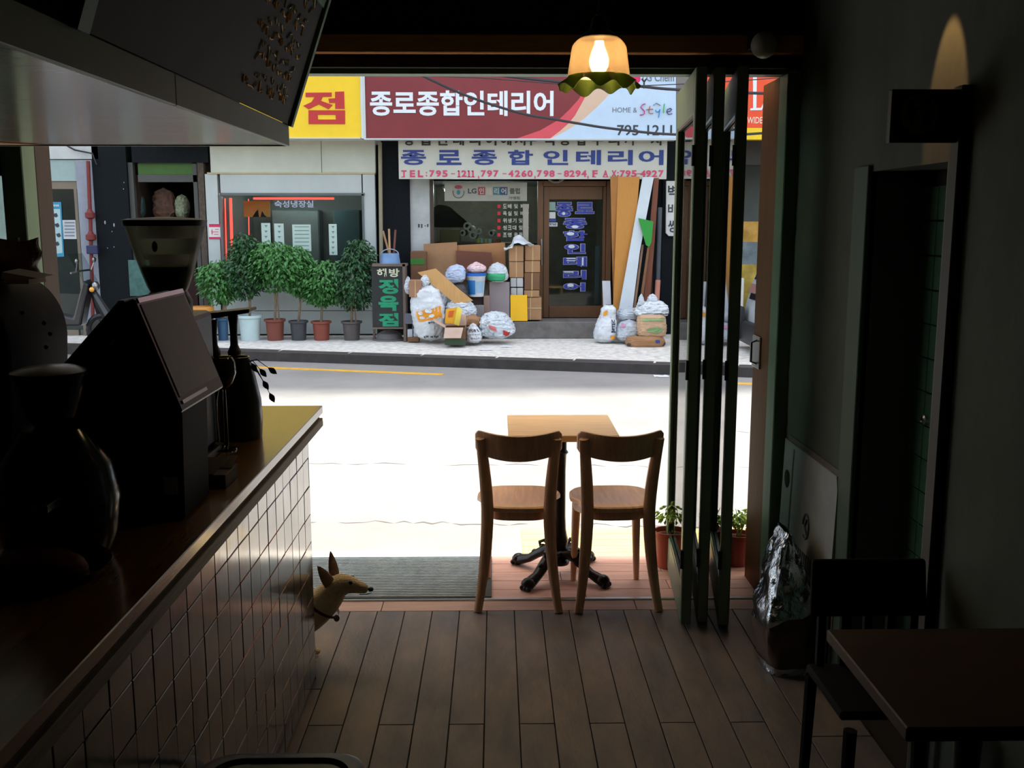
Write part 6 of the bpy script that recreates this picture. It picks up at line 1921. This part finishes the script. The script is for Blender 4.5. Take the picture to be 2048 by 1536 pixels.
def tarp(u, v, x0=0, x1=1):
    return Vector((e.x - .6 + 1.6 * u, 15.95 - .12 * math.sin(PI * u) - .1 * abs(noise.noise(Vector((u * 6, v * 6, 3)))), ZSW + (zt_ - ZSW) * v))
for nm_, v0, v1, c in (('sacks', 0, .36, (170, 150, 60)), ('sacks', .36, .62, (184, 158, 66)), ('tarpaulin', .62, .82, (112, 124, 128)), ('sacks', .82, 1, (196, 150, 66))):
    g0 = MB().surf(lambda u, v: tarp(u, v0 + (v1 - v0) * v), 24, 6)
    g1 = MB().surf(lambda u, v: tarp(u, v0 + (v1 - v0) * v) + Vector((0, .3, 0)), 24, 6)
    obj(nm_, MB().add(g0.v, g0.f).add(g1.v, g1.f), mat('tarp_%d' % int(v0 * 100), c, .7, var=.3, scale=6, bump=.3), tp, smooth=True)
wb = carton('foam_box', 'white foam box standing left of the white van', 1470, 557, 1487, 634, 15.3, .4, MATS['paper_white'], False, None, 'box')
wbs = carton('crate', 'grey crate under the white foam box', 1468, 634, 1490, 682, 15.3, .4, MATS['grey_box_card'], False, None, 'crate')

vx0, vy0, vy1 = 3.50, 12.5, 14.1
vn = thing('van', 'white van with black bumper parked across the street, mostly hidden by the jamb', 'van', (vx0 + 2, 13.3, ZSW))
m_van = mat('van_white', (214, 222, 228), .2, var=.04, coat=.6)
P = [(0, .28), (.02, .62), (.10, .92), (.34, 1.52), (.5, 1.78), (.8, 1.88), (3.9, 1.9), (4.1, 1.8), (4.15, .28)]
obj('body', MB().prism([(vx0 + x, vy0, ZSW + z) for x, z in P], (0, vy1 - vy0, 0)), m_van, vn, bevel=.06, seg=3, smooth=True)
def slp(x0, z0, x1, z1, ya, yb, o):
    d = Vector((x1 - x0, 0, z1 - z0)).normalized()
    n = Vector((-d.z, 0, d.x)) * o
    return MB().prism([Vector((vx0 + x0, ya, ZSW + z0)), Vector((vx0 + x1, ya, ZSW + z1)), Vector((vx0 + x1, ya, ZSW + z1)) + n, Vector((vx0 + x0, ya, ZSW + z0)) + n], (0, yb - ya, 0))
obj('rear_window', slp(.118, .965, .322, 1.475, vy0 + .12, vy1 - .12, .01), mat('van_glass', (28, 34, 38), .08, coat=.8), vn)
obj('tail_strip', slp(.055, .78, .10, .90, vy0 + .08, vy1 - .08, .015), mat('pinkish_strip', (150, 110, 108), .4), vn)
obj('handle_strip', slp(.03, .70, .055, .78, vy0 + .3, vy1 - .25, .02), m_black, vn)
obj('number_plate', slp(.012, .56, .02, .68, 13.1, 13.45, .02), mat('teal_plate', (60, 128, 132), .5), vn)
obj('plate_marks', slp(.0, .59, .006, .65, 13.14, 13.41, .014), mat('plate_white', (190, 210, 205), .5), vn)
obj('bumper', MB().box(vx0 - .1, vx0 + .35, vy0 - .02, vy1 + .04, ZSW + .10, ZSW + .40), mat('bumper_black', (34, 36, 40), .5), vn, bevel=.05, seg=3, smooth=True)
obj('bumper_guard', MB().box(vx0 - .16, vx0 - .04, vy1 - .3, vy1 + .06, ZSW + .14, ZSW + .60), MATS['bumper_black'], vn, bevel=.04, seg=2, smooth=True)
obj('tail_light', MB().box(vx0 - .005, vx0 + .05, vy0 + .62, vy0 + .74, ZSW + .48, ZSW + .58), m_dk, vn, bevel=.01)
obj('side_window', MB().box(vx0 + .7, vx0 + 1.9, vy0 - .012, vy0, ZSW + 1.1, ZSW + 1.65).box(vx0 + 2.05, vx0 + 3.2, vy0 - .012, vy0, ZSW + 1.1, ZSW + 1.65), MATS['van_glass'], vn)
for x in (.85, 3.3):
    for y in (vy0 + .02, vy1 - .22):
        obj('wheel', MB().lathe([(.12, -.1), (.26, -.1), (.3, -.06), (.3, .06), (.26, .1), (.12, .1)], (0, 0, 0), 24, Matrix.Translation((vx0 + x, y + .1, ZSW + .3)) @ Matrix.Rotation(R(90), 4, 'X')), m_black, vn, smooth=True)

# --- overhead cables
def cable(label, pts, r, Y):
    t = thing('overhead_cable', label, 'cable', tuple(at(pts[0][0], pts[0][1], Y)))
    P = [at(x, y, Y) for x, y in pts]
    Q = []
    for i in range(len(P) - 1):
        p0, p1, p2, p3 = P[max(0, i - 1)], P[i], P[i + 1], P[min(len(P) - 1, i + 2)]
        for k in range(6):
            s = k / 6
            Q.append(.5 * ((2 * p1) + (p2 - p0) * s + (2 * p0 - 5 * p1 + 4 * p2 - p3) * s * s + (3 * p1 - p0 - 3 * p2 + p3) * s ** 3))
    Q.append(P[-1])
    Q = [Vector((Q[0].x - 2.5, YW + .47, Q[0].z + 1.5))] + Q + [Vector((Q[-1].x + 1.5, YW + .47, Q[-1].z + 1.2))]
    obj('wire', MB().tube(Q, r, 6), mat('cable_black', (48, 44, 50), .6), t, smooth=True)
    return t
cable('thick sagging cable crossing the white lettering of the red sign', [(560, 10), (700, 82), (848, 153), (940, 194), (1040, 226), (1106, 238), (1157, 247), (1230, 258), (1350, 269), (1500, 268), (1800, 240), (2300, 170)], .016, 13.0)
c2 = cable('double cable crossing the pale end of the red sign', [(500, 60), (850, 130), (1150, 167), (1270, 172), (1350, 179), (1540, 187), (1900, 190), (2400, 170)], .02, 13.2)
e = at(1288, 172, 13.18)
obj('clamp', MB().tube([(e.x, 13.18, e.z - .03), (e.x, 13.18, e.z + .05), (e.x - .03, 13.18, e.z + .09)], .012, 6).tube([(e.x, 13.18, e.z + .05), (e.x + .03, 13.18, e.z + .09)], .012, 6), MATS['cable_black'], c2)
cable('thin cable along the top of the red sign', [(500, 130), (760, 148), (960, 156), (1120, 168), (1250, 172), (1500, 160), (2000, 120)], .007, 13.4)
# ================================================================== TERRACE THINGS
mk0, mk1 = gnd(988, 1197, .006).x, gnd(640, 1197, .006).x
m_mat = mat('ribbed_blue_grey_mat', (150, 166, 176), .85, var=.2, scale=20)
mt_ = MB()
ya, yb = YF + .02, TE - .01
nr = 26
vs, fs = [], []
xa_, xb_ = -1.05, gnd(983, 1190, .01).x
P = []
for i in range(nr):
    y = ya + (yb - ya) * i / nr
    s = (yb - ya) / nr
    P += [(y, .004), (y + s * .25, .012), (y + s * .6, .012), (y + s * .85, .004)]
P = [(ya, .0)] + P + [(yb, .004), (yb, .0)]
dmat = thing('door_mat', 'ribbed blue grey door mat on the threshold left of the chairs', 'mat', ((xa_ + xb_) / 2, (ya + yb) / 2, 0))
obj('ribbed_surface', MB().prism([(xa_, y, z) for y, z in P], (xb_ - xa_ - .03, 0, 0)), m_mat, dmat)
obj('edge', MB().box(xb_ - .03, xb_, ya, yb, 0, .008).box(xa_, xb_ - .03, ya - .012, ya, 0, .01), mat('mat_edge', (62, 66, 64), .8), dmat)
m_terra = mat('red_brown_plastic', (168, 78, 52), .5, var=.12)
m_terr2 = mat('deep_red_plastic', (132, 50, 40), .5, var=.12)
m_young = mat('fresh_leaf', (172, 206, 112), .5, var=.35, scale=7)
def tpot(label, px, ybot, rtop, h, ml, seed, n, hgt, Yoff=0):
    b = gnd(px, ybot, 0)
    t = thing('flower_pot', label, 'potted plant', (b.x, b.y, 0), 0, 'red pots beside the folding door')
    rb = rtop * .72
    obj('pot', MB().lathe([(rb, 0), (rtop * .95, h * .82), (rtop * 1.02, h * .84), (rtop * 1.02, h), (rtop * .9, h), (rtop * .86, h * .88), (.0001, h * .86)], (b.x, b.y, 0), 32), ml, t, smooth=True)
    obj('soil', MB().lathe([(rtop * .85, h * .87), (.0001, h * .9)], (b.x, b.y, 0), 20), m_soil, t)
    rs = random.Random(seed)
    st = MB()
    lf = MB()
    for k in range(n):
        q = rs.uniform(0, 2 * PI)
        r = rtop * rs.uniform(.1, .6)
        hh = hgt * rs.uniform(.55, 1)
        p0 = Vector((b.x + r * math.cos(q) * .4, b.y + r * math.sin(q) * .4, h * .86))
        p1 = Vector((b.x + r * math.cos(q) * 1.3, b.y + r * math.sin(q) * 1.3, h + hh))
        st.tube([p0, (p0 + p1) / 2 + Vector((.01, 0, 0)), p1], [.003, .0025, .0015], 5)
        leaves(lf, (p1.x, p1.y, p1.z - hh * .3), (.04, .04, hh * .45), 15, rs, .035)
    obj('stems', st, m_young, t, smooth=True)
    obj('foliage', lf, m_young, t, kind='stuff')
tpot('tall red brown pot with a sprig, left of the folding door', 1336, 1132, .075, .185, m_terra, 3, 4, .16)
tpot('red pot with bright leaves seen behind the folding door glass', 1428, 1122, .07, .17, m_terr2, 5, 5, .12)
tpot('deep red pot with leaves right of the folding door, nearer one', 1474, 1128, .07, .16, m_terr2, 7, 6, .12)
tpot('red brown pot with pale leaves touching the right jamb', 1513, 1124, .06, .17, m_terra, 9, 6, .13)
